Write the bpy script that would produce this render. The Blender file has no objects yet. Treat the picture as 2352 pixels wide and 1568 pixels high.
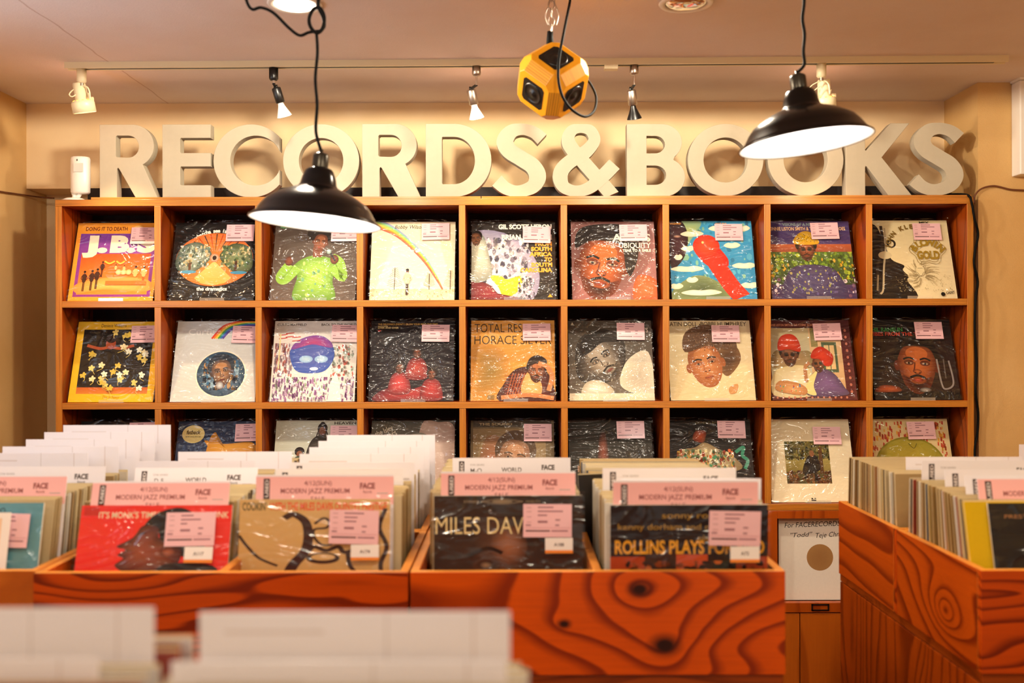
import bpy, bmesh, math, random
from mathutils import Vector, Matrix, Quaternion
R = math.radians
rnd = random.Random(7)
COL = bpy.context.scene.collection
CH = 1.45            # camera height
F = 2287.0           # focal length in pixels of the 2352 px frame (35 mm lens)

def at(px, py, Y):
    return Vector(((px - 1176) * Y / F, Y, CH + (784 - py) * Y / F))

def lin(c):
    if isinstance(c, str):
        c = c.lstrip('#'); c = tuple(int(c[i:i+2], 16) / 255 for i in (0, 2, 4))
    return tuple((x / 12.92 if x <= 0.04045 else ((x + 0.055) / 1.055) ** 2.4) for x in c[:3]) + (1.0,)

# ------------------------------------------------------------------ mesh collecting
class MB:
    def __init__(s): s.v = []; s.f = []; s.m = []; s.c = []; s.sm = []
    def add(s, vs, fs, m=0, c=(1, 1, 1, 1), smooth=False):
        b = len(s.v); s.v += [tuple(v) for v in vs]
        if isinstance(c, list): s.c += c
        else: s.c += [c] * len(vs)
        for f in fs: s.f.append(tuple(b + i for i in f)); s.m.append(m); s.sm.append(smooth)
        return s
    def box(s, x0, x1, y0, y1, z0, z1, m=0, c=(1, 1, 1, 1), M=None):
        vs = [Vector((x, y, z)) for x in (x0, x1) for y in (y0, y1) for z in (z0, z1)]
        if M is not None: vs = [M @ v for v in vs]
        return s.add(vs, [(0, 1, 3, 2), (4, 6, 7, 5), (0, 4, 5, 1), (2, 3, 7, 6), (0, 2, 6, 4), (1, 5, 7, 3)], m, c)
    def lathe(s, prof, n=32, m=0, M=None, c=(1, 1, 1, 1), closed=False):
        vs = []
        for r, z in prof:
            for i in range(n):
                a = 2 * math.pi * i / n; v = Vector((r * math.cos(a), r * math.sin(a), z)); vs.append(M @ v if M is not None else v)
        fs = []
        P = len(prof)
        for j in range(P if closed else P - 1):
            k = (j + 1) % P
            for i in range(n):
                i2 = (i + 1) % n; fs.append((j*n+i, j*n+i2, k*n+i2, k*n+i))
        return s.add(vs, fs, m, c, True)
    def tube(s, pts, r, n=10, m=0, c=(1, 1, 1, 1), smooth_path=True, closed=False, sub=6):
        pts = [Vector(p) for p in pts]
        if smooth_path and len(pts) > 2: pts = cat(pts, sub, closed)
        N = len(pts); vs = []; up = None
        for i, p in enumerate(pts):
            a = pts[(i - 1) % N] if (closed or i > 0) else p; b = pts[(i + 1) % N] if (closed or i < N - 1) else p
            t = (b - a).normalized()
            if up is None:
                up = t.orthogonal().normalized()
            up = (up - t * up.dot(t)); up = up.normalized() if up.length > 1e-6 else t.orthogonal().normalized()
            w = t.cross(up)
            rr = r[i * (len(r) - 1) // max(1, N - 1)] if isinstance(r, (list, tuple)) else r
            for k in range(n):
                an = 2 * math.pi * k / n; vs.append(p + (up * math.cos(an) + w * math.sin(an)) * rr)
        fs = []
        for j in range(N if closed else N - 1):
            k = (j + 1) % N
            for i in range(n):
                i2 = (i + 1) % n; fs.append((j*n+i, j*n+i2, k*n+i2, k*n+i))
        if not closed: fs += [tuple(range(n))[::-1], tuple((N-1)*n + i for i in range(n))]
        return s.add(vs, fs, m, c, True)
    def cyl(s, a, b, r, r2=None, n=20, m=0, c=(1, 1, 1, 1)):
        a = Vector(a); b = Vector(b); t = (b - a).normalized(); up = t.orthogonal().normalized(); w = t.cross(up); r2 = r if r2 is None else r2
        vs = [a + (up*math.cos(2*math.pi*k/n) + w*math.sin(2*math.pi*k/n))*r for k in range(n)] + [b + (up*math.cos(2*math.pi*k/n) + w*math.sin(2*math.pi*k/n))*r2 for k in range(n)]
        s.add(vs, [(k, (k+1) % n, n+(k+1) % n, n+k) for k in range(n)], m, c, True)
        s.add(vs[:n], [tuple(range(n))[::-1]], m, c); s.add(vs[n:], [tuple(range(n))], m, c)
        return s
    def mesh(s, name, mats):
        me = bpy.data.meshes.new(name); me.from_pydata(s.v, [], s.f)
        for m in mats: me.materials.append(m)
        me.polygons.foreach_set('material_index', s.m); me.polygons.foreach_set('use_smooth', s.sm)
        ca = me.color_attributes.new('Col', 'FLOAT_COLOR', 'POINT')
        ca.data.foreach_set('color', [x for c in s.c for x in c])
        me.update(); return me

def cat(pts, sub=6, closed=False):
    N = len(pts); out = []
    for i in range(N if closed else N - 1):
        g = lambda k: pts[k % N] if closed else pts[max(0, min(N - 1, k))]
        p0, p1, p2, p3 = g(i-1), g(i), g(i+1), g(i+2)
        for j in range(sub):
            t = j / sub
            out.append(0.5 * ((2*p1) + (p2-p0)*t + (2*p0-5*p1+4*p2-p3)*t*t + (3*p1-p0-3*p2+p3)*t**3))
    if not closed: out.append(pts[-1])
    return out

def obj(name, mb, mats, parent=None, bevel=0):
    if not isinstance(mats, (list, tuple)): mats = [mats]
    me = mb.mesh(name, mats) if isinstance(mb, MB) else mb
    o = bpy.data.objects.new(name, me); COL.objects.link(o)
    if parent is not None: o.parent = parent
    if bevel:
        md = o.modifiers.new('Bevel', 'BEVEL'); md.width = bevel; md.segments = 2; md.limit_method = 'ANGLE'
    return o
def tag(o, label, cat_, group=None, kind=None):
    if label: o['label'] = label
    if cat_: o['category'] = cat_
    if group: o['group'] = group
    if kind: o['kind'] = kind
    return o
def thing(name, label, cat_, loc=(0, 0, 0), rot=(0, 0, 0), group=None):
    o = bpy.data.objects.new(name, None); COL.objects.link(o); o.location = loc; o.rotation_euler = rot; o.empty_display_size = .05
    return tag(o, label, cat_, group)
def struct(name, mb, mats): return tag(obj(name, mb, mats), None, None, None, 'structure')

# ------------------------------------------------------------------ materials
def mat(name, col=None, rough=.5, metal=0, spec=.5, emit=None, es=0, coat=0, alpha=1):
    m = bpy.data.materials.new(name); m.use_nodes = True; b = m.node_tree.nodes['Principled BSDF']
    if col is not None: b.inputs['Base Color'].default_value = lin(col)
    b.inputs['Roughness'].default_value = rough; b.inputs['Metallic'].default_value = metal
    b.inputs['Specular IOR Level'].default_value = spec; b.inputs['Coat Weight'].default_value = coat
    b.inputs['Coat Roughness'].default_value = .15
    if emit: b.inputs['Emission Color'].default_value = lin(emit); b.inputs['Emission Strength'].default_value = es
    return m
class NT:
    def __init__(s, m): s.t = m.node_tree; s.b = s.t.nodes.get('Principled BSDF')
    def n(s, kind, ins=None, **kw):
        x = s.t.nodes.new(kind)
        for k, v in kw.items(): setattr(x, k, v)
        for k, v in (ins or {}).items():
            if isinstance(v, bpy.types.NodeSocket): s.t.links.new(v, x.inputs[k])
            else: x.inputs[k].default_value = v
        return x
    def l(s, a, b): s.t.links.new(a, b)
    def m(s, op, a, b=None, c=None):
        ins = {0: a}
        if b is not None: ins[1] = b
        if c is not None: ins[2] = c
        return s.n('ShaderNodeMath', ins, operation=op).outputs[0]
    def mix(s, f, a, b, mode='MIX'):
        x = s.n('ShaderNodeMix', {0: f}, data_type='RGBA', blend_type=mode)
        for i, v in ((6, a), (7, b)):
            if isinstance(v, bpy.types.NodeSocket): s.l(v, x.inputs[i])
            else: x.inputs[i].default_value = v
        return x.outputs[2]
    def ramp(s, f, stops):
        x = s.n('ShaderNodeValToRGB', {0: f}); e = x.color_ramp.elements
        while len(e) < len(stops): e.new(.5)
        for i, (p, c) in enumerate(stops): e[i].position = p; e[i].color = c
        return x.outputs[0]

def wood(name, light, dark, axis='X', scale=1., contrast=1., rough=.38, coat=.25, knots=(), plane='XZ', bands=34, nscale=2.2):
    """grain as the contour lines of a stretched noise field, growing along AXIS"""
    m = mat(name, light, rough, coat=coat * .5, spec=.3); t = NT(m)
    co = t.n('ShaderNodeTexCoord').outputs['Object']; geo = co
    st = {'X': (.22, 1, 1), 'Y': (1, .22, 1), 'Z': (1, 1, .22)}[axis]
    oi = t.n('ShaderNodeObjectInfo').outputs['Random']
    off = t.n('ShaderNodeCombineXYZ', {0: t.m('MULTIPLY', oi, 7.), 1: t.m('MULTIPLY', oi, 3.), 2: t.m('MULTIPLY', oi, 5.)}).outputs[0]
    v = t.n('ShaderNodeVectorMath', {0: geo, 1: tuple(x * scale for x in st)}, operation='MULTIPLY').outputs[0]
    v = t.n('ShaderNodeVectorMath', {0: v, 1: off}, operation='ADD').outputs[0]
    no = t.n('ShaderNodeTexNoise', {'Vector': v, 'Scale': nscale, 'Detail': 2.2, 'Roughness': .42, 'Distortion': .35}).outputs[0]
    h = no
    dark_k = None
    for (kx, ky, kz, rad, amp) in knots:
        d = t.n('ShaderNodeVectorMath', {0: co, 1: (kx, ky, kz)}, operation='SUBTRACT').outputs[0]
        d = t.n('ShaderNodeVectorMath', {0: d, 1: {'X': (.7, 0 if plane == 'XZ' else 1, 1), 'Y': (1, .7, 1), 'Z': (1, 1, .7)}[axis]}, operation='MULTIPLY').outputs[0]
        L = t.n('ShaderNodeVectorMath', {0: d}, operation='LENGTH').outputs['Value']
        g = t.m('MULTIPLY', t.m('EXPONENT', t.m('MULTIPLY', t.m('DIVIDE', L, rad), -1.)), amp)
        h = t.m('ADD', h, g)
        k = t.n('ShaderNodeMapRange', {0: L, 1: rad * .08, 2: rad * .26, 3: 1., 4: 0.}).outputs[0]
        dark_k = k if dark_k is None else t.m('MAXIMUM', dark_k, k)
    w = t.m('FRACT', t.m('MULTIPLY', h, bands * .5))
    band = t.ramp(w, [(0, (0, 0, 0, 1)), (.55, (.12, .12, .12, 1)), (.84, (1, 1, 1, 1)), (.93, (1, 1, 1, 1)), (1, (0, 0, 0, 1))])
    fine = t.n('ShaderNodeTexNoise', {'Vector': t.n('ShaderNodeVectorMath', {0: geo, 1: tuple({.22: 6, 1: 160}[x] for x in st)}, operation='MULTIPLY').outputs[0], 'Scale': 1.0, 'Detail': 3.}).outputs[0]
    f = t.m('MULTIPLY', band, contrast)
    c = t.mix(f, lin(light), lin(dark))
    c = t.mix(t.m('MULTIPLY', t.m('SUBTRACT', fine, .35), .5), c, lin(dark))
    bl = t.n('ShaderNodeTexNoise', {'Vector': v, 'Scale': 1.3, 'Detail': 1.}).outputs[0]
    c = t.mix(t.m('MULTIPLY', bl, .35), c, tuple(x * .55 for x in lin(light)[:3]) + (1,))
    if dark_k is not None: c = t.mix(dark_k, c, lin('2a0d04'))
    t.l(c, t.b.inputs['Base Color'])
    bp = t.n('ShaderNodeBump', {'Strength': .08, 'Distance': .002, 'Height': fine}); t.l(bp.outputs[0], t.b.inputs['Normal'])
    return m

def ply(name, axis, light='dc8a28', dark='3c1604'):
    """plywood edge: thin laminations stacked along AXIS"""
    m = mat(name, light, .4, coat=.2); t = NT(m)
    co = t.n('ShaderNodeTexCoord').outputs['Object']; sp = t.n('ShaderNodeSeparateXYZ', {0: co})
    a = {'X': 0, 'Y': 1, 'Z': 2}[axis]
    wob = t.n('ShaderNodeTexNoise', {'Vector': co, 'Scale': 3., 'Detail': 1.}).outputs[0]
    k = t.m('ADD', t.m('MULTIPLY', sp.outputs[a], 215.), t.m('MULTIPLY', wob, .5))
    fr = t.m('FRACT', k)
    sc = tuple(420 if i == a else 9 for i in range(3))
    no = t.n('ShaderNodeTexNoise', {'Vector': t.n('ShaderNodeVectorMath', {0: co, 1: sc}, operation='MULTIPLY').outputs[0], 'Scale': .5, 'Detail': 2.}).outputs[0]
    b = t.ramp(fr, [(0, (.9, .9, .9, 1)), (.25, (.1, .1, .1, 1)), (.62, (0, 0, 0, 1)), (.85, (.8, .8, .8, 1))])
    c = t.mix(t.m('MULTIPLY', b, .85), lin(light), lin(dark))
    c = t.mix(t.m('MULTIPLY', t.m('SUBTRACT', no, .38), 1.1), c, lin(dark))
    t.l(c, t.b.inputs['Base Color']); return m

def paper_wall(name, col, col2, bump=.25, scale=420, band=None, seam=None):
    m = mat(name, col, .85, spec=.25); t = NT(m)
    co = t.n('ShaderNodeTexCoord').outputs['Object']
    no = t.n('ShaderNodeTexNoise', {'Vector': co, 'Scale': scale, 'Detail': 3.}).outputs[0]
    st = t.n('ShaderNodeTexNoise', {'Vector': co, 'Scale': 1.7, 'Detail': 4., 'Roughness': .6}).outputs[0]
    c = t.mix(t.ramp(st, [(.38, (0, 0, 0, 1)), (.7, (1, 1, 1, 1))]), lin(col), lin(col2))
    c = t.mix(t.m('MULTIPLY', no, .22), c, tuple(x * .6 for x in lin(col)[:3]) + (1,))
    sp = t.n('ShaderNodeSeparateXYZ', {0: co})
    if seam is not None:
        d = t.m('ABSOLUTE', t.m('SUBTRACT', t.m('ADD', sp.outputs[0], t.m('MULTIPLY', t.n('ShaderNodeTexNoise', {'Vector': co, 'Scale': 5.}).outputs[0], .03)), seam))
        k = t.n('ShaderNodeMapRange', {0: d, 1: .001, 2: .004, 3: .45, 4: 0.}).outputs[0]
        c = t.mix(k, c, lin('a07048'))
    t.l(c, t.b.inputs['Base Color'])
    bp = t.n('ShaderNodeBump', {'Strength': bump, 'Distance': .002, 'Height': no}); t.l(bp.outputs[0], t.b.inputs['Normal'])
    return m

def print_mat(name, rough=.45, coat=.3, objcol=False, speck=.12):
    m = mat(name, 'ffffff', rough, coat=coat); t = NT(m)
    c = t.n('ShaderNodeObjectInfo').outputs['Color'] if objcol else t.n('ShaderNodeVertexColor', layer_name='Col').outputs[0]
    co = t.n('ShaderNodeTexCoord').outputs['Object']
    no = t.n('ShaderNodeTexNoise', {'Vector': co, 'Scale': 90., 'Detail': 4., 'Roughness': .7}).outputs[0]
    g = t.mix(t.m('MULTIPLY', no, speck), c, (0.02, .012, .008, 1))
    if objcol:
        sp = t.n('ShaderNodeSeparateXYZ', {0: co})
        n2 = t.n('ShaderNodeTexNoise', {'Vector': t.n('ShaderNodeVectorMath', {0: co, 1: (3, 700, 3)}, operation='MULTIPLY').outputs[0], 'Scale': 1.}).outputs[0]
        g = t.mix(t.m('MULTIPLY', n2, .5), g, lin('2a1a10'))
    m.node_tree.nodes['Principled BSDF'].inputs['Specular IOR Level'].default_value = .25
    t.l(g, t.b.inputs['Base Color']); return m

def plastic(name, rings=True, strength=1., base=.045, rough=.14, haze=.0, big=1.):
    m = bpy.data.materials.new(name); m.use_nodes = True; t = NT(m); t.t.nodes.remove(t.b)
    co = t.n('ShaderNodeTexCoord').outputs['Object']
    oi = t.n('ShaderNodeObjectInfo').outputs['Random']
    off = t.n('ShaderNodeVectorMath', {0: co, 1: t.n('ShaderNodeCombineXYZ', {0: t.m('MULTIPLY', oi, 9.), 1: 0., 2: t.m('MULTIPLY', oi, 4.)}).outputs[0]}, operation='ADD').outputs[0]
    def ridge(vec, sc, dist, p):
        n = t.n('ShaderNodeTexNoise', {'Vector': vec, 'Scale': sc, 'Detail': 1., 'Distortion': dist}).outputs[0]
        return t.m('POWER', t.m('SUBTRACT', 1., t.m('ABSOLUTE', t.m('SUBTRACT', t.m('MULTIPLY', n, 2.), 1.))), p)
    st = t.n('ShaderNodeVectorMath', {0: off, 1: (1., 1., 2.4)}, operation='MULTIPLY').outputs[0]
    h = t.m('ADD', t.m('MULTIPLY', ridge(st, 5., 2.4, 4.), 1.15), t.m('MULTIPLY', ridge(st, 13., 1.8, 3.), .17))
    if rings:
        d = t.n('ShaderNodeVectorMath', {0: co, 1: (0, 0, -.15)}, operation='ADD').outputs[0]
        wv = t.n('ShaderNodeTexWave', {'Vector': d, 'Scale': 5.5, 'Distortion': 5., 'Detail': 1., 'Detail Scale': 1.1}, wave_type='RINGS', rings_direction='Y').outputs['Fac']
        sp = t.n('ShaderNodeTexNoise', {'Vector': off, 'Scale': 5.}).outputs[0]
        h = t.m('ADD', h, t.m('MULTIPLY', t.m('POWER', wv, 4.), t.m('MULTIPLY', sp, .5)))
    bp = t.n('ShaderNodeBump', {'Strength': strength, 'Distance': .008 * big, 'Height': h}).outputs[0]
    gl = t.n('ShaderNodeBsdfGlossy', {'Color': (1, 1, 1, 1), 'Roughness': rough, 'Normal': bp}).outputs[0]
    df = t.n('ShaderNodeBsdfDiffuse', {'Color': (.9, .9, .9, 1)}).outputs[0]
    tr = t.n('ShaderNodeBsdfTransparent').outputs[0]
    a = t.n('ShaderNodeMixShader', {0: haze, 1: tr, 2: df}).outputs[0]
    b = t.n('ShaderNodeMixShader', {0: base, 1: a, 2: gl}).outputs[0]
    t.l(b, t.t.nodes['Material Output'].inputs[0]); return m

M_ply_z = ply('plywood_edge_horizontal', 'Z'); M_ply_x = ply('plywood_edge_upright', 'X'); M_ply_y = ply('plywood_edge_deep', 'Y')
M_shelf = wood('bookcase_plywood', 'a4460c', '5e1e02', 'Z', 1.2, .8, coat=.08)
M_shelf_h = wood('bookcase_plywood_flat', '9a420a', '5e1e02', 'X', 1.2, .7, coat=.08)
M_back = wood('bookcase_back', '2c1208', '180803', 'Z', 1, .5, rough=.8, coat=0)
M_crate_edge = wood('crate_top_edge', 'd98b2e', 'a85a14', 'X', 1.4, .5, bands=14)
M_crate_edge_y = wood('crate_side_edge', 'd2812c', '9c5212', 'Y', 1.4, .5, bands=14)
M_crate_front = wood('crate_figured_plywood', 'dc5602', '6c1600', 'X', 1.0, .9, coat=.0, bands=34, nscale=2.9,
                     knots=((.247, 0, .967, .085, .2), (.296, 0, .858, .11, .26), (.1, 0, .90, .05, .06)))
M_crate_front2 = wood('crate_banded_plywood', 'c84a02', '681600', 'X', 1., 1., coat=.08, bands=34, nscale=5.)
M_crate_light = wood('crate_pale_plywood', 'c4661c', 'a34a10', 'X', 1., .6, bands=16)
M_crate_side = wood('crate_side_plywood', 'bc4c04', '701c00', 'Y', 1., 1., coat=.08, bands=44, nscale=2.6, knots=((.9, 2.1, .88, .05, .25),))
M_crate_in = wood('crate_inner_plywood', 'c46a22', '9a4610', 'Y', 1., .6, bands=18)
M_stand = wood('stand_upright_plywood', 'a44202', '621a00', 'Z', 1., .9, coat=.08, bands=40, nscale=3.4)
M_cabinet = wood('cabinet_panel', 'bc6014', '8c3c08', 'Z', .9, .7, bands=22, knots=((1.085, 3.6, .36, .035, .2), (1.15, 3.6, .19, .04, .2)))
M_cab_frame = wood('cabinet_frame_wood', 'ac4c08', '7c2c04', 'Z', 1.1, .7)
M_wall = paper_wall('wall_paper', 'f6dcb0', 'ecca98')
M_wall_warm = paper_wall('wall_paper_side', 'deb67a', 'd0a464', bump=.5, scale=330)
M_ceil = paper_wall('ceiling_paper', 'eee2dc', 'e6d4c8', bump=.3, scale=260, seam=-1.345)
M_floor = wood('floor_boards', '8a5a34', '5e3a1c', 'Y', .8, .6)
M_dark = mat('dark_board', '1c0d08', .6)
M_black = mat('black_plastic', '0b0a0a', .35)
M_enamel = mat('black_enamel', '060505', .2, spec=.35, coat=0)
M_white_in = mat('white_enamel', 'f6f2ea', .4)
M_cable = mat('black_rubber_cable', '080706', .7, spec=.15)
M_brown = mat('brown_cable', '6a3a1e', .5)
M_cream = mat('cream_plastic', 'efe0b8', .35)
M_white = mat('white_plastic', 'f0ebe2', .35)
M_window = mat('sensor_window', 'd8d2cb', .3)
M_steel = mat('brushed_steel', 'b9ada0', .35, metal=1)
M_chrome = mat('chrome', 'e8e0d4', .12, metal=1)
M_letter = paper_wall('sign_letter_paint', 'bdb39e', 'b4a68c', bump=.08, scale=60)
M_yellow = wood('speaker_wood', 'f0a21c', 'd88408', 'X', 2, .35, bands=12, coat=.3)
M_ply_dark = mat('dark_stained_wood', 'a05408', .4)
M_bulb = mat('lit_bulb', 'ffffff', .4, emit='ffe2b8', es=25)
M_bulb_w = mat('lit_bulb_neutral', 'ffffff', .4, emit='fff4ec', es=110)
M_glow = mat('warm_glow', 'ffb040', .4, emit='ff9a30', es=4)
M_print = print_mat('printed_cardboard', .6, 0); M_card = print_mat('card_print', .4, .4, speck=.02)
M_jacket = print_mat('record_jacket', .3, .6, objcol=True)
M_sleeve = plastic('clear_sleeve'); M_sleeve_flat = plastic('clear_sleeve_smooth', rings=False, strength=.5, base=.04)
M_acryl = plastic('clear_acrylic', rings=False, strength=0, base=.12, rough=.03, haze=.08)
M_kraft = mat('kraft_cardboard', 'a97a44', .7)

# ------------------------------------------------------------------ lettering
_tc = {}
def text2d(s, bold=0, shear=0, space=1.0):
    k = (s, bold, shear, space)
    if k not in _tc:
        cu = bpy.data.curves.new('lettering', 'FONT'); cu.body = s; cu.size = 1; cu.offset = bold; cu.shear = shear; cu.space_character = space
        cu.resolution_u = 3; cu.fill_mode = 'FRONT'; cu.align_x = 'LEFT'
        o = bpy.data.objects.new('lettering', cu); COL.objects.link(o); me = o.to_mesh()
        vs = [(v.co.x, v.co.y) for v in me.vertices]; fs = [tuple(p.vertices) for p in me.polygons]
        o.to_mesh_clear(); bpy.data.objects.remove(o); bpy.data.curves.remove(cu)
        x0 = min(v[0] for v in vs); x1 = max(v[0] for v in vs); y0 = min(v[1] for v in vs); y1 = max(v[1] for v in vs)
        _tc[k] = ([(x - x0, y) for x, y in vs], fs, x1 - x0, y0, y1)
    return _tc[k]

class Art:
    """flat print in unit coordinates, u to the right and v up; every shape lies a hair above the last"""
    def __init__(s, w=.3125, h=.3125, step=.00004): s.w = w; s.h = h; s.k = 0; s.yk = 1.; s.step = step; s.mb = MB(); s.asp = w / h
    def _put(s, pts, faces, cols):
        s.k += 1; y = -s.k * s.step - .0001
        s.mb.add([((min(1., max(0., u)) - .5) * s.w, y, (1 - (1 - min(1., max(0., v))) * s.yk) * s.h) for u, v in pts], faces, 0, cols)
        return s
    def poly(s, pts, c, c2=None):
        n = len(pts); c = lin(c)
        if c2 is None: return s._put(pts, [tuple(range(n))], c)
        c2 = lin(c2); v0 = min(p[1] for p in pts); v1 = max(p[1] for p in pts)
        return s._put(pts, [tuple(range(n))], [tuple(c2[i] + (c[i]-c2[i]) * ((p[1]-v0)/max(1e-6, v1-v0)) for i in range(4)) for p in pts])
    def rect(s, x0, y0, x1, y1, c, c2=None): return s.poly([(x0, y0), (x1, y0), (x1, y1), (x0, y1)], c, c2)
    def fan(s, ring, cen, c, ce=None):
        """filled shape; colour C at the centre and CE at the outline"""
        c = lin(c); ce = lin(ce) if ce else c; n = len(ring)
        mid = [((p[0]+cen[0])/2, (p[1]+cen[1])/2) for p in ring]; cm = tuple(.6*c[i]+.4*ce[i] for i in range(4))
        pts = [cen] + mid + list(ring)
        fs = [(0, 1+i, 1+(i+1) % n) for i in range(n)] + [(1+i, 1+n+i, 1+n+(i+1) % n, 1+(i+1) % n) for i in range(n)]
        return s._put(pts, fs, [c] + [cm]*n + [ce]*n)
    def ell(s, cx, cy, rx, ry, c, ce=None, rot=0, n=36, a0=0, a1=360):
        full = abs(a1 - a0) >= 360; ring = []
        for i in range(n if full else n + 1):
            a = R(a0 + (a1 - a0) * i / n); x = rx*math.cos(a); y = ry*math.sin(a); cr = math.cos(R(rot)); sr = math.sin(R(rot))
            ring.append((cx + x*cr - y*sr, cy + x*sr + y*cr))
        if not full: return s.poly([(cx, cy)] + ring, c)
        return s.fan(ring, (cx, cy), c, ce)
    def blob(s, pts, c, ce=None, sub=5):
        p = [Vector((a, b, 0)) for a, b in pts]; q = cat(p, sub, True); ring = [(v.x, v.y) for v in q]
        if ce is None: return s.poly(ring, c)
        cx = sum(a for a, b in ring)/len(ring); cy = sum(b for a, b in ring)/len(ring)
        return s.fan(ring, (cx, cy), c, ce)
    def line(s, pts, w, c, smooth=True, closed=False):
        p = [Vector((a, b, 0)) for a, b in pts]
        if smooth and len(p) > 2: p = cat(p, 6, closed)
        L = []; Rr = []; N = len(p)
        for i in range(N):
            a = p[(i-1) % N] if (closed or i) else p[i]; b = p[(i+1) % N] if (closed or i < N-1) else p[i]
            d = (b-a); d = d.normalized() if d.length else Vector((1, 0, 0)); nn = Vector((-d.y, d.x, 0))
            ww = w if not isinstance(w, (list, tuple)) else w[0] + (w[1]-w[0])*i/(N-1)
            L.append((p[i].x+nn.x*ww/2, p[i].y+nn.y*ww/2)); Rr.append((p[i].x-nn.x*ww/2, p[i].y-nn.y*ww/2))
        fs = [(i, N+i, N+(i+1) % N, (i+1) % N) for i in range(N if closed else N-1)]
        return s._put(L + Rr, fs, lin(c))
    def text(s, t, x, y, h, c, w=None, al='l', rot=0, bold=.02, shear=0, space=1.0):
        """H is the height of a capital in units; W squeezes the line to that width"""
        vs, fs, tw, y0, y1 = text2d(t, bold, shear, space); sc = h / .73; sx = sc if w is None else w / max(tw, 1e-6)
        if w is None: sx = sc / s.asp
        W = tw * sx; ox = {'l': 0, 'c': -W/2, 'r': -W}[al]; cr, sr = math.cos(R(rot)), math.sin(R(rot))
        pts = []
        for a, b in vs:
            X = a*sx + ox; Y = b*sc; pts.append((x + X*cr - Y*sr, y + X*sr + Y*cr))
        return s._put(pts, fs, lin(c))
    def arctext(s, t, cx, cy, r, a0, a1, h, c, bold=.02, inside=False):
        n = len(t)
        for i, ch in enumerate(t):
            if ch == ' ': continue
            a = a0 + (a1 - a0) * (i + .5) / n
            s.text(ch, cx + r*math.cos(R(a)), cy + r*math.sin(R(a)), h, c, al='c', rot=(a + 90 if inside else a - 90), bold=bold)
        return s
    def speck(s, n, box, size, cols, seed=1, kind='e'):
        g = random.Random(seed); pts = []; fs = []; cc = []
        for i in range(n):
            x = g.uniform(box[0], box[2]); y = g.uniform(box[1], box[3]); r = g.uniform(size[0], size[1]); c = lin(g.choice(cols)); b = len(pts)
            m = 6 if kind == 'e' else 4; ph = g.uniform(0, 6.28) if kind == 'e' else .6; ax = g.uniform(.45, 1.); 
            for j in range(m):
                a = ph + j*2*math.pi/m; X = x + r*math.cos(a)*(ax if kind == 'e' else .6); Y = y + r*math.sin(a)*(1. if kind == 'e' else 1.5)
                pts.append((min(max(X, box[0]), box[2]), min(max(Y, box[1]), box[3])))
            cc += [c]*m; fs.append(tuple(range(b, b+m)))
        return s._put(pts, fs, cc)
    # a plain face: generic, made of soft ovals
    def face(s, cx, cy, w, skin='a8643c', dark='6b3820', hair='1c120c', tilt=0, beard=True, big=False, lips='8a4030', eyes=True, hairstyle='afro', glasses=False):
        T = lambda x, y: (cx + (x*math.cos(R(tilt)) - y*math.sin(R(tilt)))*w, cy + (x*math.sin(R(tilt)) + y*math.cos(R(tilt)))*w)
        if hairstyle == 'afro': s.ell(*T(0, .28), w*.62, w*.62, hair, hair, rot=tilt)
        if hairstyle == 'short': s.blob([T(-.47, .1), T(-.46, .5), T(-.2, .78), T(.2, .78), T(.46, .5), T(.47, .1)], hair)
        s.ell(*T(-.47, -.02), w*.07, w*.13, dark, rot=tilt); s.ell(*T(.47, -.02), w*.07, w*.13, dark, rot=tilt)
        s.blob([T(-.44, .25), T(-.3, .52), T(0, .6), T(.3, .52), T(.44, .25), T(.43, -.1), T(.32, -.42), T(.12, -.62), T(-.12, -.62), T(-.32, -.42), T(-.43, -.1)], skin, dark)
        s.ell(*T(0, .3), w*.26, w*.17, skin, skin, rot=tilt)
        if hairstyle == 'short': s.blob([T(-.46, .16), T(-.45, .5), T(-.2, .76), T(.2, .76), T(.45, .5), T(.46, .16), T(.36, .38), T(.2, .48), T(-.2, .48), T(-.36, .38)], hair)
        if beard:
            s.blob([T(-.36, -.25), T(-.22, -.3), T(0, -.27), T(.22, -.3), T(.36, -.25), T(.3, -.5), T(.1, -.68), T(-.1, -.68), T(-.3, -.5)], hair, dark)
            s.ell(*T(0, -.36), w*.2, w*.1, skin, dark, rot=tilt)
        if eyes:
            for q in (-1, 1):
                s.ell(*T(.19*q, .07), w*.12, w*.07, dark, dark, rot=tilt)
                if glasses: s.ell(*T(.19*q, .05), w*.14, w*.1, '18100c', '3a2c22', rot=tilt)
                else:
                    s.ell(*T(.19*q, .055), w*.07, w*.024, 'a88c70', rot=tilt, n=16); s.ell(*T(.19*q, .055), w*.03, w*.028, '1a0e08', n=12)
                s.line([T(.07*q, .15), T(.19*q, .19), T(.32*q, .14)], w*.045, hair)
        s.line([T(-.05, .08), T(-.07, -.08), T(-.1, -.16)], w*.03, dark)
        s.ell(*T(0, -.15), w*.1, w*.06, skin, dark, rot=tilt, n=20); s.ell(*T(-.05, -.18), w*.022, w*.015, '2c140a', n=10); s.ell(*T(.05, -.18), w*.022, w*.015, '2c140a', n=10)
        if beard: s.line([T(-.18, -.3), T(0, -.24), T(.18, -.3)], w*.05, hair)
        s.ell(*T(0, -.36), w*.13, w*.05, lips, dark, rot=tilt, n=20); s.line([T(-.12, -.355), T(0, -.365), T(.12, -.355)], w*.012, '3a140c')
        return s
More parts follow.
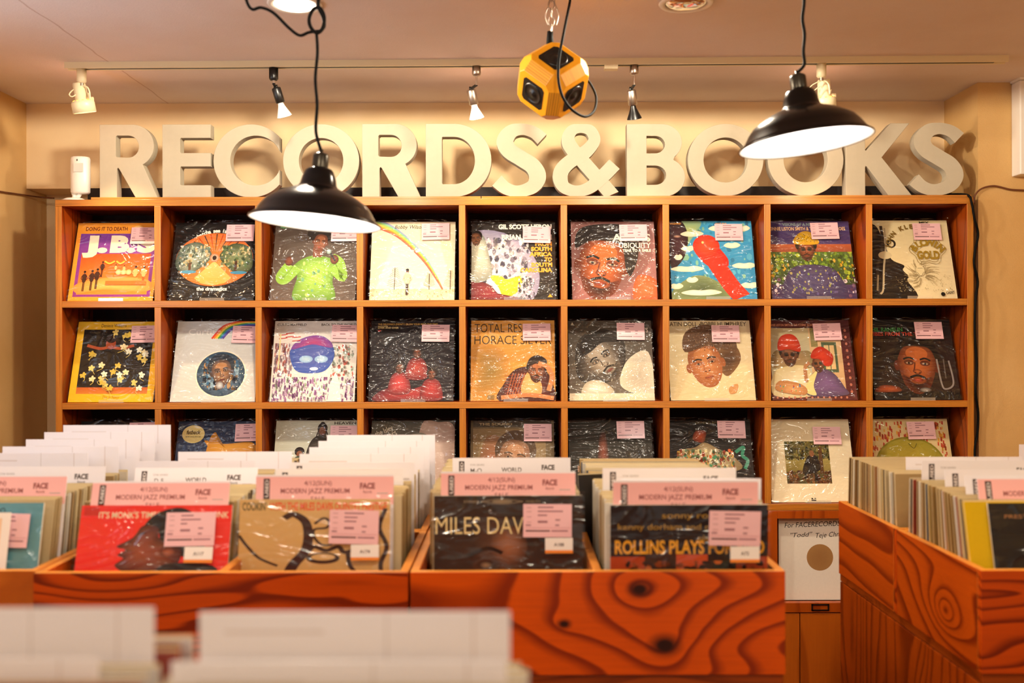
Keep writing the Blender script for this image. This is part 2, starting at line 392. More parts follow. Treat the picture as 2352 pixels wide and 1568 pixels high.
    def figure(s, x, y, h, body, skin='7a4a30', legs='2a1c14', hair='140c08'):
        s.rect(x-.045*h, y, x-.005*h, y+.5*h, legs); s.rect(x+.005*h, y, x+.045*h, y+.5*h, legs)
        s.blob([(x-.07*h, y+.45*h), (x-.1*h, y+.68*h), (x-.08*h, y+.82*h), (x, y+.85*h), (x+.08*h, y+.82*h), (x+.1*h, y+.68*h), (x+.07*h, y+.45*h)], body)
        s.line([(x-.09*h, y+.78*h), (x-.14*h, y+.62*h), (x-.05*h, y+.55*h)], .035*h, body); s.line([(x+.09*h, y+.78*h), (x+.14*h, y+.62*h), (x+.05*h, y+.55*h)], .035*h, body)
        s.ell(x, y+.92*h, .055*h, .07*h, skin, n=16); s.ell(x, y+.955*h, .06*h, .05*h, hair, n=16)
        return s

exec_covers = {}
def cover(k):
    def d(f): exec_covers[k] = f; return f
    return d

@cover('r1c1')
def _(a):
    a.rect(0, 0, 1, 1, 'f5a030').rect(.05, .05, .96, .86, '7a3c9c', '8a2f8a').rect(.09, .08, .92, .6, 'f04a14', 'f28a30')
    a.blob([(.09, .1), (.4, .14), (.92, .12), (.92, .26), (.5, .3), (.09, .22)], 'f8b45c', 'f29040')
    a.text('DOING IT TO DEATH', .1, .9, .05, '6a1c1c', w=.5); a.ell(.73, .92, .07, .045, 'f4c070'); a.text('THE', .22, .815, .03, '2a1020')
    for t, x, w in (('J.', .09, .3), ('B.', .42, .3), ('S', .74, .22)): a.text(t, x, .63, .2, 'f8ecd0', w=w, bold=.07)
    for i, (x, y, h) in enumerate([(.16, .12, .26), (.25, .13, .26), (.31, .15, .26), (.36, .3, .2), (.52, .34, .12), (.62, .33, .12), (.76, .2, .24), (.86, .2, .24)]):
        a.figure(x, y, h, '3a1c14' if i < 4 else 'e8b070', legs='2a120c' if i < 4 else 'c06020')
    for x in (.56, .62, .68): a.ell(x, .36, .035, .035, 'f6d8a0', 'e0a060')
    a.line([(.38, .5), (.44, .47), (.5, .5)], .02, 'f8b040'); a.line([(.52, .5), (.57, .47), (.62, .5)], .02, 'f8b040'); a.rect(.42, .2, .9, .25, 'e8702c'); a.rect(.45, .25, .8, .29, 'f09a50')
@cover('r1c2')
def _(a):
    a.rect(0, 0, 1, 1, '14110f').arctext('whatcha see is whatcha', .52, .45, .42, 128, 48, .05, 'f6efe0', bold=.04)
    a.ell(.5, .52, .46, .34, 'f0883c', 'e8702c')
    for i, an in enumerate(range(40, 150, 12)): a.poly([(.5, .54), (.5+.36*math.cos(R(an)), .54+.31*math.sin(R(an))), (.5+.36*math.cos(R(an+2.5)), .54+.31*math.sin(R(an+2.5)))], 'c0481c' if i % 2 else '4a3020')
    a.blob([(.04, .5), (.1, .68), (.3, .74), (.46, .6), (.4, .46), (.22, .34), (.08, .38)], 'a8b0a0', '4a5a4c'); a.blob([(.96, .5), (.9, .68), (.7, .72), (.56, .58), (.62, .46), (.78, .34), (.93, .38)], '8a9468', '3c4a2c')
    a.speck(110, (.08, .42, .44, .7), (.012, .028), ['d8d8c8', '6a8070', '98a890', 'c8b080', '4c6058'], 3); a.speck(110, (.58, .42, .92, .7), (.012, .028), ['c8b878', '5a7848', '8a9868', '3c5034', 'e0d0a0'], 4)
    a.rect(.745, .33, .775, .5, '4a2c18'); a.rect(.2, .33, .23, .48, '5a3c28'); a.ell(.2, .36, .1, .02, '4a90b0'); a.ell(.8, .35, .1, .02, '4a90b0')
    a.poly([(.5, .5), (.28, .28), (.36, .215), (.5, .185), (.64, .215), (.72, .28)], 'f6c070', 'f0a848'); a.ell(.5, .54, .055, .055, 'f0d0a8', 'c07050'); a.ell(.5, .54, .025, .03, '2a1812')
    a.text('the dramatics', .5, .125, .045, 'f6efe0', al='c', w=.36, bold=.04)
@cover('r1c3')
def _(a):
    a.rect(0, 0, 1, 1, '3c3028', '5c4c40').text('HEY NOW HEY', .06, .93, .04, '48a868', w=.3)
    a.blob([(.28, .0), (.3, .3), (.26, .45), (.42, .56), (.6, .56), (.76, .48), (.72, .25), (.74, 0)], '9cc04c', '5c8428'); a.speck(40, (.3, 0, .7, .5), (.01, .03), ['b0cc64', '7ca438', '6c9c70'], 5)
    a.line([(.3, .42), (.16, .26), (.1, .3), (.2, .46)], .11, '84ac3c'); a.line([(.7, .42), (.84, .28), (.8, .48), (.7, .55)], .1, '84ac3c')
    a.ell(.19, .5, .05, .06, '7a4228', '4a2416'); a.ell(.73, .52, .05, .06, '7a4228', '4a2416'); a.ell(.55, .86, .16, .12, '1c120c'); a.rect(.47, .55, .58, .68, '6a3820')
    a.face(.55, .74, .18, '8a5030', '5a2c18', beard=False, tilt=-12, hairstyle='', lips='c04a3c'); a.ell(.66, .62, .03, .035, 'a8b8b0', '5a6a64'); a.line([(.68, .6), (.74, .5)], .02, '222222')
@cover('r1c4')
def _(a):
    a.rect(0, 0, 1, 1, 'efe0bc', 'f2e4c4').rect(0, 0, 1, .14, 'd8c49a', 'e8d8b0')
    for i, c in enumerate(['9aa0c8', '8ac8a0', 'a8c860', 'f0c848', 'f09040', 'e86850']):
        r = .86 - i*.018; a.line([(.0 + (r-.77)*.3, .98 + (r-.8)*1.2), (.3, .84 + (r-.8)), (.6, .55 + (r-.8)*.9), (.78, .28 + (r-.8)*.5), (.86, .13)], .02, c)
    a.text('Bobby Wilson / The', .27, .91, .05, '4a3828', w=.5, shear=.25, bold=.005)
    for x, h in ((.29, .28), (.7, .2), (.95, .24)):
        a.line([(x, .13), (x, .13+h)], .008, '4a3828')
        for k in range(11):
            yy = .16 + h*k/13; d = h*.3*(1-k/13)+.01
            a.line([(x, yy), (x-d, yy+.03)], .003, '6a5440', False); a.line([(x, yy), (x+d, yy+.035)], .003, '6a5440', False)
    a.figure(.44, .06, .33, 'cfc0a4', legs='4a3428'); a.speck(60, (0, 0, 1, .12), (.004, .01), ['c0a880', 'b09468', 'e8d8b4'], 6)
@cover('r1c5')
def _(a):
    a.rect(0, 0, 1, 1, '231c18').ell(.15, .28, .66, .62, 'e8e0e0', '8c84a0'); a.rect(-.0, 0, .0, 0, '231c18')
    a.speck(170, (.06, .15, .68, .8), (.015, .06), ['f4efe8', '6a6478', '3c3a50', 'a89cb0', 'd8d0d4'], 8); a.blob([(.22, .3), (.35, .3), (.42, .26), (.6, .3), (.58, .16), (.5, .06), (.38, .04), (.32, .16)], 'f4c430', 'e8b020')
    a.blob([(0, 0), (0, .22), (.2, .2), (.34, .06), (.5, .04), (.6, 0)], '8a2c34', '5a1c24'); a.blob([(0, .25), (.02, .8), (.14, .82), (.2, .6), (.24, .3)], 'b8bcb0', '7c8078'); a.face(.05, .78, .13, '8a5a3c', '5a3420', tilt=5)
    a.text('GIL SCOTT-HERON', .96, .91, .06, 'efe6d8', w=.64, al='r', bold=.05); a.text('BRIAN JACKSON', .96, .77, .065, 'efe6d8', w=.6, al='r', bold=.05)
    for i, t in enumerate(['FROM', 'SOUTH', 'AFRICA', 'TO', 'SOUTH', 'CAROLINA']): a.text(t, .96, .69 - i*.068, .052, 'f0a030', al='r', bold=.05, w={'TO': .09, 'FROM': .2, 'SOUTH': .25, 'AFRICA': .27, 'CAROLINA': .38}[t])
    a.poly([(.9, .03), (.96, .03), (.93, .07)], 'f0a030'); a.speck(120, (.55, 0, .75, .3), (.005, .02), ['f0ece4', '504858'], 18)
@cover('r1c6')
def _(a):
    a.rect(0, 0, 1, 1, 'a07470', '96605c').blob([(.0, .4), (.02, .95), (.4, 1.0), (.9, .98), (.98, .6), (.8, .3), (.5, .05), (.2, .2)], '2c1a14', '8a5c58')
    a.blob([(.72, 0), (.78, .3), (1, .24), (1, 0)], 'e07040', 'c05428'); a.face(.36, .42, .62, 'c0602c', '6a2c14', hair='140c08', tilt=-8, hairstyle='', lips='b04a38')
    a.blob([(.05, .66), (.1, .9), (.4, .97), (.75, .92), (.8, .6), (.7, .3), (.64, .4), (.6, .68), (.4, .75), (.2, .74)], '1a0f0a')
    a.text('AYERS', .95, .74, .1, 'e8e0d0', w=.46, al='r', bold=.03); a.text('UBIQUITY', .95, .655, .07, 'e8e0d0', w=.38, al='r', bold=.01); a.text('A TEAR TO A SMILE', .95, .605, .035, 'e8e0d0', w=.38, al='r', bold=.04)
@cover('r1c7')
def _(a):
    a.rect(0, 0, 1, 1, '3c9cc8', '2f88b8'); a.speck(140, (0, 0, 1, 1), (.01, .05), ['58b0d0', '3088b0', '80b8a0', '2878a0'], 9); a.blob([(0, .5), (.1, .5), (.26, .75), (.4, .98), (.2, 1), (0, 1)], 'c8c868', '88b08c')
    a.blob([(-.0, .45), (0, 1), (.16, 1), (.23, .8), (.18, .55), (.06, .4)], '4a2028', '241012'); a.ell(.1, .8, .05, .02, 'd8a088', '1a0c0c')
    a.blob([(0, .0), (.05, .15), (.3, .3), (.55, .22), (.7, .05), (.6, 0)], '4c5a3c', '7c8c5c')
    for x, y, w in ((.28, .83, .14), (.22, .64, .08), (.1, .53, .05), (.2, .38, .2), (.75, .68, .1), (.88, .42, .15), (.25, .24, .07), (.35, .08, .24), (.06, .16, .08), (.93, .17, .12), (.9, .9, .08), (.6, .9, .12)): a.blob([(x-w, y), (x-w*.5, y+.035), (x, y+.03), (x+w*.5, y+.04), (x+w, y+.005), (x+w*.4, y-.03), (x-w*.5, y-.03)], 'f6f0d8', 'f0e4c0')
    a.line([(.46, .66), (.52, .5), (.6, .35), (.72, .15), (.84, -.0)], .2, 'e03018'); a.ell(.44, .67, .16, .15, 'f04a24', 'd82c14'); a.line([(.33, .6), (.42, .48), (.5, .42)], .06, 'e03018'); a.line([(.58, .62), (.66, .5), (.66, .42)], .06, 'c82410'); a.ell(.4, .72, .014, .016, 'f8c878')
    a.text('WOODWIND', .02, .955, .022, 'f0a040', w=.13); a.text('NATURAL', .57, .955, .022, 'f0a040', w=.14)
@cover('r1c8')
def _(a):
    a.rect(0, 0, 1, 1, '4c3a6a', '3c2c50').rect(0, .56, 1, .7, 'a0502c', '7c3c2c').rect(0, .18, 1, .6, '445c20', '2c3818'); a.speck(260, (0, .2, 1, .6), (.012, .035), ['7c9028', '9cac30', '4c6818', '2c4014', 'b89020', '688828'], 10)
    a.speck(120, (0, 0, 1, .28), (.01, .03), ['6a4860', '8a7c98', '3c2438', 'c8b8c0', '503048'], 11); a.blob([(.16, 0), (.2, .3), (.34, .42), (.66, .42), (.82, .3), (.86, 0)], '4c4468', '382c50'); a.speck(90, (.22, .05, .8, .38), (.01, .02), ['788848', '5a5080', '9c9060', '403868'], 12)
    a.ell(.46, .68, .13, .09, '18100c'); a.face(.46, .62, .2, '8a4a2c', '4c2414', glasses=True, hairstyle=''); a.blob([(.33, .7), (.33, .78), (.42, .86), (.52, .86), (.6, .78), (.6, .7)], 'e0b020', 'b88818')
    a.speck(40, (.35, .72, .58, .84), (.006, .009), ['805c10'], 13); a.text('VISIONS OF A NEW WORLD', .2, .94, .04, '8a9a98', w=.56, bold=.02); a.text('LONNIE LISTON SMITH & THE COSMIC ECHOES', .02, .88, .045, 'f0c090', w=.93, bold=.02)
@cover('r1c9')
def _(a):
    a.rect(0, 0, 1, 1, 'e8d8a8', 'ecdcb0'); a.blob([(.0, 0), (0, .82), (.05, .95), (.15, .92), (.22, .7), (.28, .5), (.42, .42), (.4, .36), (.46, .28), (.44, .22), (.52, 0)], '241a14', '100c08')
    a.line([(.2, .93), (.2, .7), (.12, .45), (.08, .2), (.1, .05)], .035, '3c3028'); a.line([(.24, .9), (.23, .66), (.18, .4), (.14, .12), (.1, .06)], .022, 'b8a888'); a.line([(.1, .3), (.07, .1)], .02, 'b8a888'); a.ell(.1, .82, .05, .06, '4c3828', '241810'); a.ell(.21, .55, .08, .05, 'd8c8a0'); a.ell(.3, .7, .055, .055, '1c140e'); a.ell(.3, .695, .03, .035, 'd8c8a0')
    for i in range(90):
        an = rnd.uniform(-60, 240); x = .62 + .04*math.cos(R(an)); y = .3 + .05*math.sin(R(an)); r = rnd.uniform(.06, .2)
        a.line([(x, y), (x + r*.5*math.cos(R(an+18)), y + r*.5*math.sin(R(an+18))), (x + r*math.cos(R(an)), y + r*.8*math.sin(R(an)))], .003, 'a89468')
    a.ell(.6, .35, .05, .07, 'e8d8a8'); a.line([(.56, .33), (.6, .28), (.64, .33)], .004, '3a2c18'); a.line([(.57, .38), (.63, .38)], .004, '3a2c18', False)
    for r in (.2, .17): a.line([(.72 + r*(1 + .1*math.cos(6*R(t)))*math.cos(R(t)), .62 + r*(.95 + .1*math.cos(6*R(t)))*math.sin(R(t))) for t in range(0, 360, 10)], .005, '8a7030', closed=True)
    a.arctext('BLOWIN', .72, .5, .17, 150, 30, .085, 'a08020', bold=.05); a.text('GOLD', .72, .5, .1, 'a08020', al='c', w=.27, bold=.05); a.arctext('JOHN KLEMMER', .56, .6, .29, 175, 40, .055, '7c6020', bold=.04); a.text('MIX', .66, .95, .03, '2a2010', w=.12)
    a.ell(.83, .05, .025, .025, '14100c'); a.text('CADET', .87, .05, .03, '14100c', w=.1, rot=6); a.speck(200, (.3, .08, .95, .3), (.002, .007), ['a09068', 'c8b888'], 14)
@cover('r2c1')
def _(a):
    a.rect(0, 0, 1, 1, 'f2c02c', 'f8c018').rect(.08, .1, .92, .9, '17140f', '1c1812').rect(.08, .1, .92, .18, 'c86020', 'd88030'); a.text('Deniece Williams', .28, .93, .045, '4a2c10', w=.3, bold=.005); a.text('This Is Niecy', .4, .04, .04, 'a06c14', w=.2, shear=.3, bold=0)
    a.line([(.14, .7), (.3, .66), (.42, .68), (.55, .66), (.7, .7)], .035, 'b0502c'); a.ell(.42, .72, .06, .07, '9c4424'); a.ell(.42, .78, .06, .05, '241410'); g = random.Random(5)
    for i in range(34):
        x = g.uniform(.12, .88); y = g.uniform(.14, .86); c = g.choice(['f4e4b0', 'e8d070', 'f0f0d8', 'd8b848'])
        if abs(x-.42) < .12 and .6 < y < .85: continue
        for j in range(5): an = j*72 + g.uniform(0, 40); a.ell(x + .022*math.cos(R(an)), y + .022*math.sin(R(an)), .02, .014, c, rot=an, n=10)
        a.line([(x, y), (x + g.uniform(-.04, .04), y - .04), (x + g.uniform(-.06, .06), y - .075)], .006, 'd8c060')
@cover('r2c2')
def _(a):
    a.rect(0, 0, 1, 1, 'cfd0cc', 'd8d6ce'); a.text('Curtis Mayfield', .14, .83, .075, 'f0eee8', w=.8, bold=.005)
    for i, c in enumerate(['d8402c', 'f08830', 'f0d040', '48a050', '3878c0', '6048a0']):
        r = .32 - i*.02; a.line([(.84 - r*1.3 + .0, .78), (.86 - r*.95, .78 + r*.5), (.88 - r*.35, .8 + r*.62), (.95, .82 + r*.56)], .022, c)
    a.ell(.57, .34, .3, .29, 'f4e8d0'); a.ell(.57, .34, .285, .275, '5c7c94', '2c4458'); a.speck(120, (.36, .14, .78, .54), (.01, .045), ['8aa8b8', '28384c', '5c4838', 'b08858', '34688c', '1c2430'], 15); a.face(.58, .36, .26, 'a87850', '4c3c38', hair='24303c', tilt=10, beard=False)
    a.ell(.57, .2, .05, .05, 'd0d8d8', '5c3828')
@cover('r2c3')
def _(a):
    a.rect(0, 0, 1, 1, 'ddd6cf', 'e4dcd0'); a.text('CURTIS MAYFIELD', .03, .94, .03, '3c3028', w=.35); a.text('BACK TO THE WORLD', .56, .94, .03, '3c3028', w=.42)
    a.speck(420, (.02, .0, .98, .3), (.008, .03), ['a878a8', '905890', 'd8c8d0', '8c9c7c', '7c4c7c', 'e8e0dc', 'b08cac'], 16, 'r'); a.speck(160, (.02, .3, .24, .72), (.01, .03), ['a08890', 'd8ccd0', 'b87068', '8c6c80'], 17, 'r'); a.speck(140, (.7, .3, .97, .7), (.01, .03), ['b8c0b4', 'e0dcd4', 'c05c50', '9ca898'], 18)
    a.blob([(.22, .5), (.22, .66), (.4, .8), (.6, .8), (.72, .66), (.72, .5), (.6, .36), (.32, .36)], '5c68b0', '3c58a8'); a.blob([(.22, .64), (.3, .76), (.5, .82), (.66, .76), (.7, .66), (.46, .7)], 'b84878', '784898'); a.ell(.4, .52, .08, .045, 'c8e4f0', '90b8e0'); a.ell(.58, .52, .08, .045, 'c8e4f0', '90b8e0'); a.ell(.5, .4, .05, .02, 'e8e8f0')
    for x, y in ((.06, .82), (.14, .84), (.22, .79)):
        for k in range(4): a.line([(x, y - k*.022), (x + .1, y + .01 - k*.022)], .011, 'c84840' if k % 2 == 0 else 'f0e8e0', False)
    a.rect(.07, .4, .085, .84, 'e8d8a0'); a.poly([(.68, 0), (.7, .22), (.76, .36), (.82, .22), (.84, 0)], 'e8e8dc')
@cover('r2c4')
def _(a):
    a.rect(0, 0, 1, 1, '191418', '201a20'); a.text('THE DELFONICS (DIDN\'T I (BLOW YOUR MIND THIS TIME)', .08, .945, .022, 'd8a850', w=.72); a.text('OVER AND OVER', .08, .9, .022, 'f0d898', w=.25); a.text('INCLUDES', .08, .922, .014, 'f0d898', w=.12)
    a.blob([(.1, 0), (.1, .1), (.3, .18), (.5, .15), (.7, .2), (.85, .08), (.8, 0)], 'a83838', '5a2028')
    for x, y, c in ((.36, .3, 'c84848'), (.56, .48, 'a83c34'), (.74, .22, 'b03838')): a.blob([(x-.12, y-.2), (x-.1, y), (x, y+.06), (x+.1, y), (x+.12, y-.2)], c, '6a2428'); a.face(x, y+.1, .1, '7a4430', '3c2018', beard=False)
    a.ell(.1, .87, .02, .01, 'c03028'); a.text('PHILLY GROOVE', .8, .04, .014, 'c03028', w=.1)
@cover('r2c5')
def _(a):
    a.rect(0, 0, 1, 1, 'e0a048', 'c88434'); a.blob([(0, .0), (0, .64), (.2, .7), (.4, .6), (.5, .3), (.3, .05)], '8c7038', 'cc8c3c'); a.text('TOTAL RESPONSE', .04, .85, .115, '3c2c1c', w=.92, bold=-.004); a.text('HORACE SILVER', .04, .7, .115, '3c2c1c', w=.92, bold=-.004)
    a.blob([(.34, 0), (.4, .22), (.52, .38), (.7, .42), (.9, .36), (1, .1), (.98, 0)], '6a2c24', '3c1c18')
    for k in range(8): a.line([(.42 + k*.03, .04), (.5 + k*.035, .34)], .006, 'c87040', False); a.line([(.4, .06 + k*.035), (.66, .08 + k*.035)], .005, 'a04830', False)
    a.blob([(.6, .1), (.64, .3), (.72, .36), (.84, .2), (.8, .04)], 'e8b070', 'd09858'); a.face(.78, .36, .2, 'a8643c', '5a3020', hair='1a120e', tilt=-4); a.blob([(.67, .42), (.7, .52), (.8, .56), (.9, .5), (.88, .42), (.78, .46)], '2a1a14')
    a.line([(.92, .12), (.96, .3), (.9, .42), (.8, .46)], .055, 'c08050'); a.line([(.36, .04), (.7, .07), (.98, .03)], .05, 'c87848'); a.rect(.2, .02, .28, .07, '8a6c3c')
@cover('r2c6')
def _(a):
    a.rect(0, 0, 1, 1, '4c443a', '6a6054'); a.text('LARRY', .93, .93, .05, 'efe8dc', w=.2, al='r'); a.text('YOUNG\'S', .96, .85, .06, 'efe8dc', w=.26, al='r'); a.blob([(.1, .3), (.1, .7), (.3, .88), (.6, .84), (.68, .6), (.6, .3), (.3, .2)], '6c6054', '2c2620')
    a.face(.4, .5, .42, 'b0a08c', '5a4e42', hair='241e18', tilt=35, hairstyle=''); a.blob([(.12, .55), (.2, .8), (.45, .86), (.6, .74), (.4, .72), (.26, .6)], '221c16'); a.blob([(.6, .2), (.7, .5), (.95, .6), (1, .1), (.8, .08)], 'b8ac98', 'd8ccb4')
    a.blob([(.14, .1), (.2, .22), (.35, .25), (.5, .16), (.5, .08), (.2, .07)], 'e8e0cc', 'b0a48c'); a.rect(0, 0, 1, .09, 'e0d6bc', 'd4c8a8'); a.poly([(.03, .94), (.07, .94), (.05, .98)], 'd8cfb8')
@cover('r2c7')
def _(a):
    a.rect(0, 0, 1, 1, 'e6d4a8', 'dcc898'); a.text('SATIN DOLL', .01, .93, .055, '4a3420', w=.36, bold=.01); a.text('BOBBI HUMPHREY', .41, .93, .055, '4a3420', w=.55, bold=.01); a.ell(.4, .95, .008, .008, '4a3420'); a.ell(.5, .68, .26, .25, '5a4030', '8a6848'); a.blob([(.6, .6), (.8, .68), (.86, .5), (.7, .3), (.6, .4)], '4c3424', '7a5838')
    a.face(.44, .44, .44, 'c8824c', 'a05c34', hair='3c2818', tilt=12, beard=False, hairstyle='', lips='b85c3c'); a.blob([(.2, .6), (.22, .85), (.5, .95), (.78, .8), (.8, .6), (.5, .68)], '5a4030', '6a4c34'); a.speck(200, (.24, .62, .78, .92), (.004, .01), ['7a5c40', '3c2a1c', '94745a'], 19); a.blob([(.7, .16), (.8, .2), (.78, .1), (.7, .08)], 'c89058')
@cover('r2c8')
def _(a):
    a.rect(0, 0, 1, 1, '4c1c1c', '5c2420').rect(.02, .06, .88, .9, 'c8b88c', 'b8c0b0').rect(.5, .06, .88, .9, 'dcb88c', 'c8a070'); a.rect(.52, .66, .6, .9, '8c8050'); a.rect(.64, .34, .82, .72, '4c5c40'); a.rect(.67, .38, .79, .68, 'dcb880'); a.rect(.725, .38, .735, .68, '4c5c40')
    a.text('LONNIE LISTON SMITH & THE COSMIC ECHOES', .02, .925, .03, 'd89070', w=.58); a.text('RENAISSANCE', .62, .925, .035, 'd89070', w=.24); a.blob([(.02, .5), (.1, .62), (.3, .6), (.5, .6), (.5, .4), (.02, .4)], 'b89468', '8c7c54'); a.blob([(.02, .06), (.05, .34), (.22, .42), (.42, .42), (.5, .3), (.5, .06)], 'e8dcb8', 'd0c090')
    a.face(.25, .55, .2, '8a5434', '5a3420', glasses=True, hairstyle='afro', hair='2c1c14'); a.blob([(.12, .62), (.14, .76), (.22, .82), (.32, .81), (.38, .72), (.38, .6), (.25, .63)], 'd84424', 'b83018')
    a.blob([(.42, .06), (.48, .3), (.62, .38), (.76, .32), (.86, .16), (.88, .06)], '7c5c8c', '54405c'); a.blob([(.4, .1), (.45, .26), (.56, .36), (.5, .18), (.52, .06)], 'e0d48c'); a.face(.58, .44, .15, '8a5434', '5a3420', hairstyle='', hair='2c1c14', glasses=True); a.blob([(.5, .52), (.54, .62), (.64, .66), (.76, .56), (.74, .44), (.66, .42), (.6, .5)], 'd83c20', 'b42c18')
    a.line([(.42, .22), (.42, .4), (.48, .46)], .04, 'b07850'); a.blob([(.04, .16), (.12, .24), (.34, .2), (.42, .12), (.36, .06), (.1, .1)], 'd8a068', 'b87c48'); a.speck(12, (.1, .1, .36, .2), (.01, .014), ['c04030', '4878a0', 'e8e0d0', '60a060'], 20)
    for i in range(13): a.ell(.06 + i*.068, .03, .013, .015, 'c07860', n=8)
    for i in range(10): a.ell(.94, .1 + i*.085, .016, .02, 'b86c58', n=6)
@cover('r2c9')
def _(a):
    a.rect(0, 0, 1, 1, '0e0a08').rect(.04, .1, 1, .78, '1c100c', '24140e'); a.face(.54, .42, .5, 'b8602c', '5a2410', hair='0e0806', tilt=-4, hairstyle='short', lips='d05038'); a.text('PHIL RANELIN', .02, .85, .05, '3c8c48', w=.4, bold=.02); a.text('VIBES FROM THE TRIBE', .02, .795, .045, 'b83c28', w=.7, bold=.02)
    a.line([(.78, .5), (.8, .2), (.84, .13), (.94, .2), (.92, .48)], .02, '8c8480'); a.line([(.86, .5), (.86, .26)], .014, '5c5450'); a.ell(.6, .12, .07, .03, '9c948c', '3c3430'); a.blob([(0, .1), (.1, .18), (.28, .16), (.3, .1)], 'a84c24', '5a2410')
@cover('r3c1')
def _(a): a.rect(0, 0, 1, 1, '1c1410', '221a14').text('LIVE AT THE CLUB', .1, .9, .04, '6a1c18', w=.4); a.poly([(.72, .72), (.8, .78), (.78, .94), (.74, .8)], 'f0c020'); a.ell(.4, .4, .25, .25, '3c2c20', '1c1410')
@cover('r3c2')
def _(a):
    a.rect(0, 0, 1, 1, '2c3850', '34405c'); a.speck(120, (0, .4, 1, 1), (.01, .04), ['3c4c6c', '28344c', '46546c'], 21); a.ell(.19, .84, .135, .11, 'f4dc8c'); a.text('fatback', .19, .84, .05, '5a4010', al='c', w=.17, bold=.03, shear=.2); a.text('NOW AVAILABLE ON', .19, .8, .016, '5a4010', al='c', w=.18)
    a.text('Yum', .5, .62, .14, 'e8a038', w=.35, al='c', bold=.06); a.blob([(.36, .6), (.4, .8), (.46, .86), (.5, .74), (.6, .72), (.9, .74), (.94, .62), (.7, .6), (.6, .5), (.4, .5)], 'e8a440', 'd08c2c')
@cover('r3c3')
def _(a):
    a.rect(0, 0, 1, 1, 'c8c8b4', 'd0d0bc'); a.figure(.56, .5, .48, '4c4038', skin='6a4430'); a.blob([(.4, .52), (.4, .68), (.48, .8), (.62, .8), (.7, .7), (.68, .5)], '4c4438', '302820'); a.ell(.56, .9, .06, .07, '1c120e'); a.ell(.56, .87, .04, .05, '7c4c34'); a.ell(.3, .62, .06, .055, '1c120e'); a.ell(.3, .59, .035, .04, '8a5434'); a.blob([(.2, .3), (.24, .54), (.38, .54), (.4, .3)], '3c5c40', '28402c'); a.text('HEAVEN', .7, .95, .035, '2c241c', w=.26)
@cover('r3c4')
def _(a):
    a.rect(0, 0, 1, 1, '4c4a40', 'b8a890'); a.blob([(.55, .3), (.6, .95), (.8, .98), (1, .9), (1, .2)], 'd8bcac', 'b89884'); a.blob([(.3, .2), (.4, .7), (.55, .85), (.7, .7), (.72, .2)], '7c7460', '4c483c'); a.text('the Isley', .06, .8, .07, 'e8e0cc', w=.22, rot=24, bold=.005); a.text('Brothers', .07, .69, .08, 'e8e0cc', w=.28, rot=30, bold=.005); a.line([(.04, .68), (.12, .64), (.2, .7)], .008, 'e8e0cc'); a.ell(.56, .8, .12, .05, 'c8c0a8', '6a6450'); a.figure(.34, .4, .26, 'e0b048')
@cover('r3c5')
def _(a): a.rect(0, 0, 1, 1, '6a5a40', '7c6848').rect(.03, .92, .97, 1, '3c3224').rect(.03, .0, .9, .9, '8c7450', 'a08860'); a.blob([(.1, .3), (.16, .75), (.34, .8), (.4, .5), (.3, .2)], 'a86c4c', '8c6848'); a.face(.52, .52, .4, 'c08c64', '8c6448', hair='5a4430', tilt=-10, beard=False, hairstyle='afro'); a.text('THE SOUND', .1, .94, .03, 'a89068', w=.4)
@cover('r3c6')
def _(a): a.rect(0, 0, 1, 1, '2c2a24', '38352c').blob([(.34, .3), (.36, .75), (.42, .86), (.46, .75), (.48, .3)], '8c4c38', '3c2c24'); a.blob([(.1, .2), (.14, .46), (.24, .52), (.32, .4), (.3, .2)], 'a89c84', '4c463c'); a.speck(60, (.1, .2, .6, .5), (.01, .03), ['5c4c40', '3c382e', 'b08c70'], 22)
@cover('r3c7')
def _(a):
    a.rect(0, 0, 1, 1, '1e1a16', '24201a'); a.text('DONALD BYRD', .5, .95, .03, '6a5c30', al='c', w=.3); a.blob([(.06, .4), (.16, .62), (.32, .66), (.44, .72), (.6, .64), (.78, .54), (.86, .4), (.5, .34)], 'c8b488', '8a7450'); a.speck(170, (.1, .38, .78, .64), (.012, .035), ['d86838', 'e8d8a0', '4c8c60', '983c28', 'c89c48', '587048', 'f0e4c0'], 23)
    a.blob([(.3, .76), (.34, .86), (.46, .86), (.44, .74), (.38, .72)], 'c85c34', '6a3020'); a.ell(.26, .7, .07, .05, '14100c'); a.line([(.8, .6), (.9, .66), (.88, .56), (.94, .5), (.9, .4)], .04, '3c8c6c')
@cover('r3c8')
def _(a):
    a.rect(0, 0, 1, 1, 'ecdcb4', 'f2e4c0'); a.rect(.2, .22, .73, .73, '6c6434', '4c4424'); a.rect(.2, .36, .73, .52, 'a89850', '8c7c3c'); a.speck(260, (.2, .5, .73, .73), (.008, .022), ['4c5424', '746c34', '2c3014', '9c9048', '5c4c20'], 24); a.speck(140, (.2, .22, .73, .38), (.01, .025), ['6a3c20', '8c5c2c', '4c2c18', '705030'], 25)
    a.rect(.6, .34, .645, .66, '5c3c1c'); a.blob([(.4, .34), (.44, .5), (.5, .56), (.58, .54), (.6, .38)], '1c140e'); a.ell(.52, .58, .028, .04, '8a5838'); a.line([(.44, .42), (.42, .28)], .03, '1c140e'); a.line([(.54, .42), (.55, .25)], .035, '1c140e')
    a.rect(.465, .015, .52, .03, '1c1810'); a.rect(.465, .035, .485, .05, '1c1810'); a.rect(.5, .04, .52, .05, '1c1810')
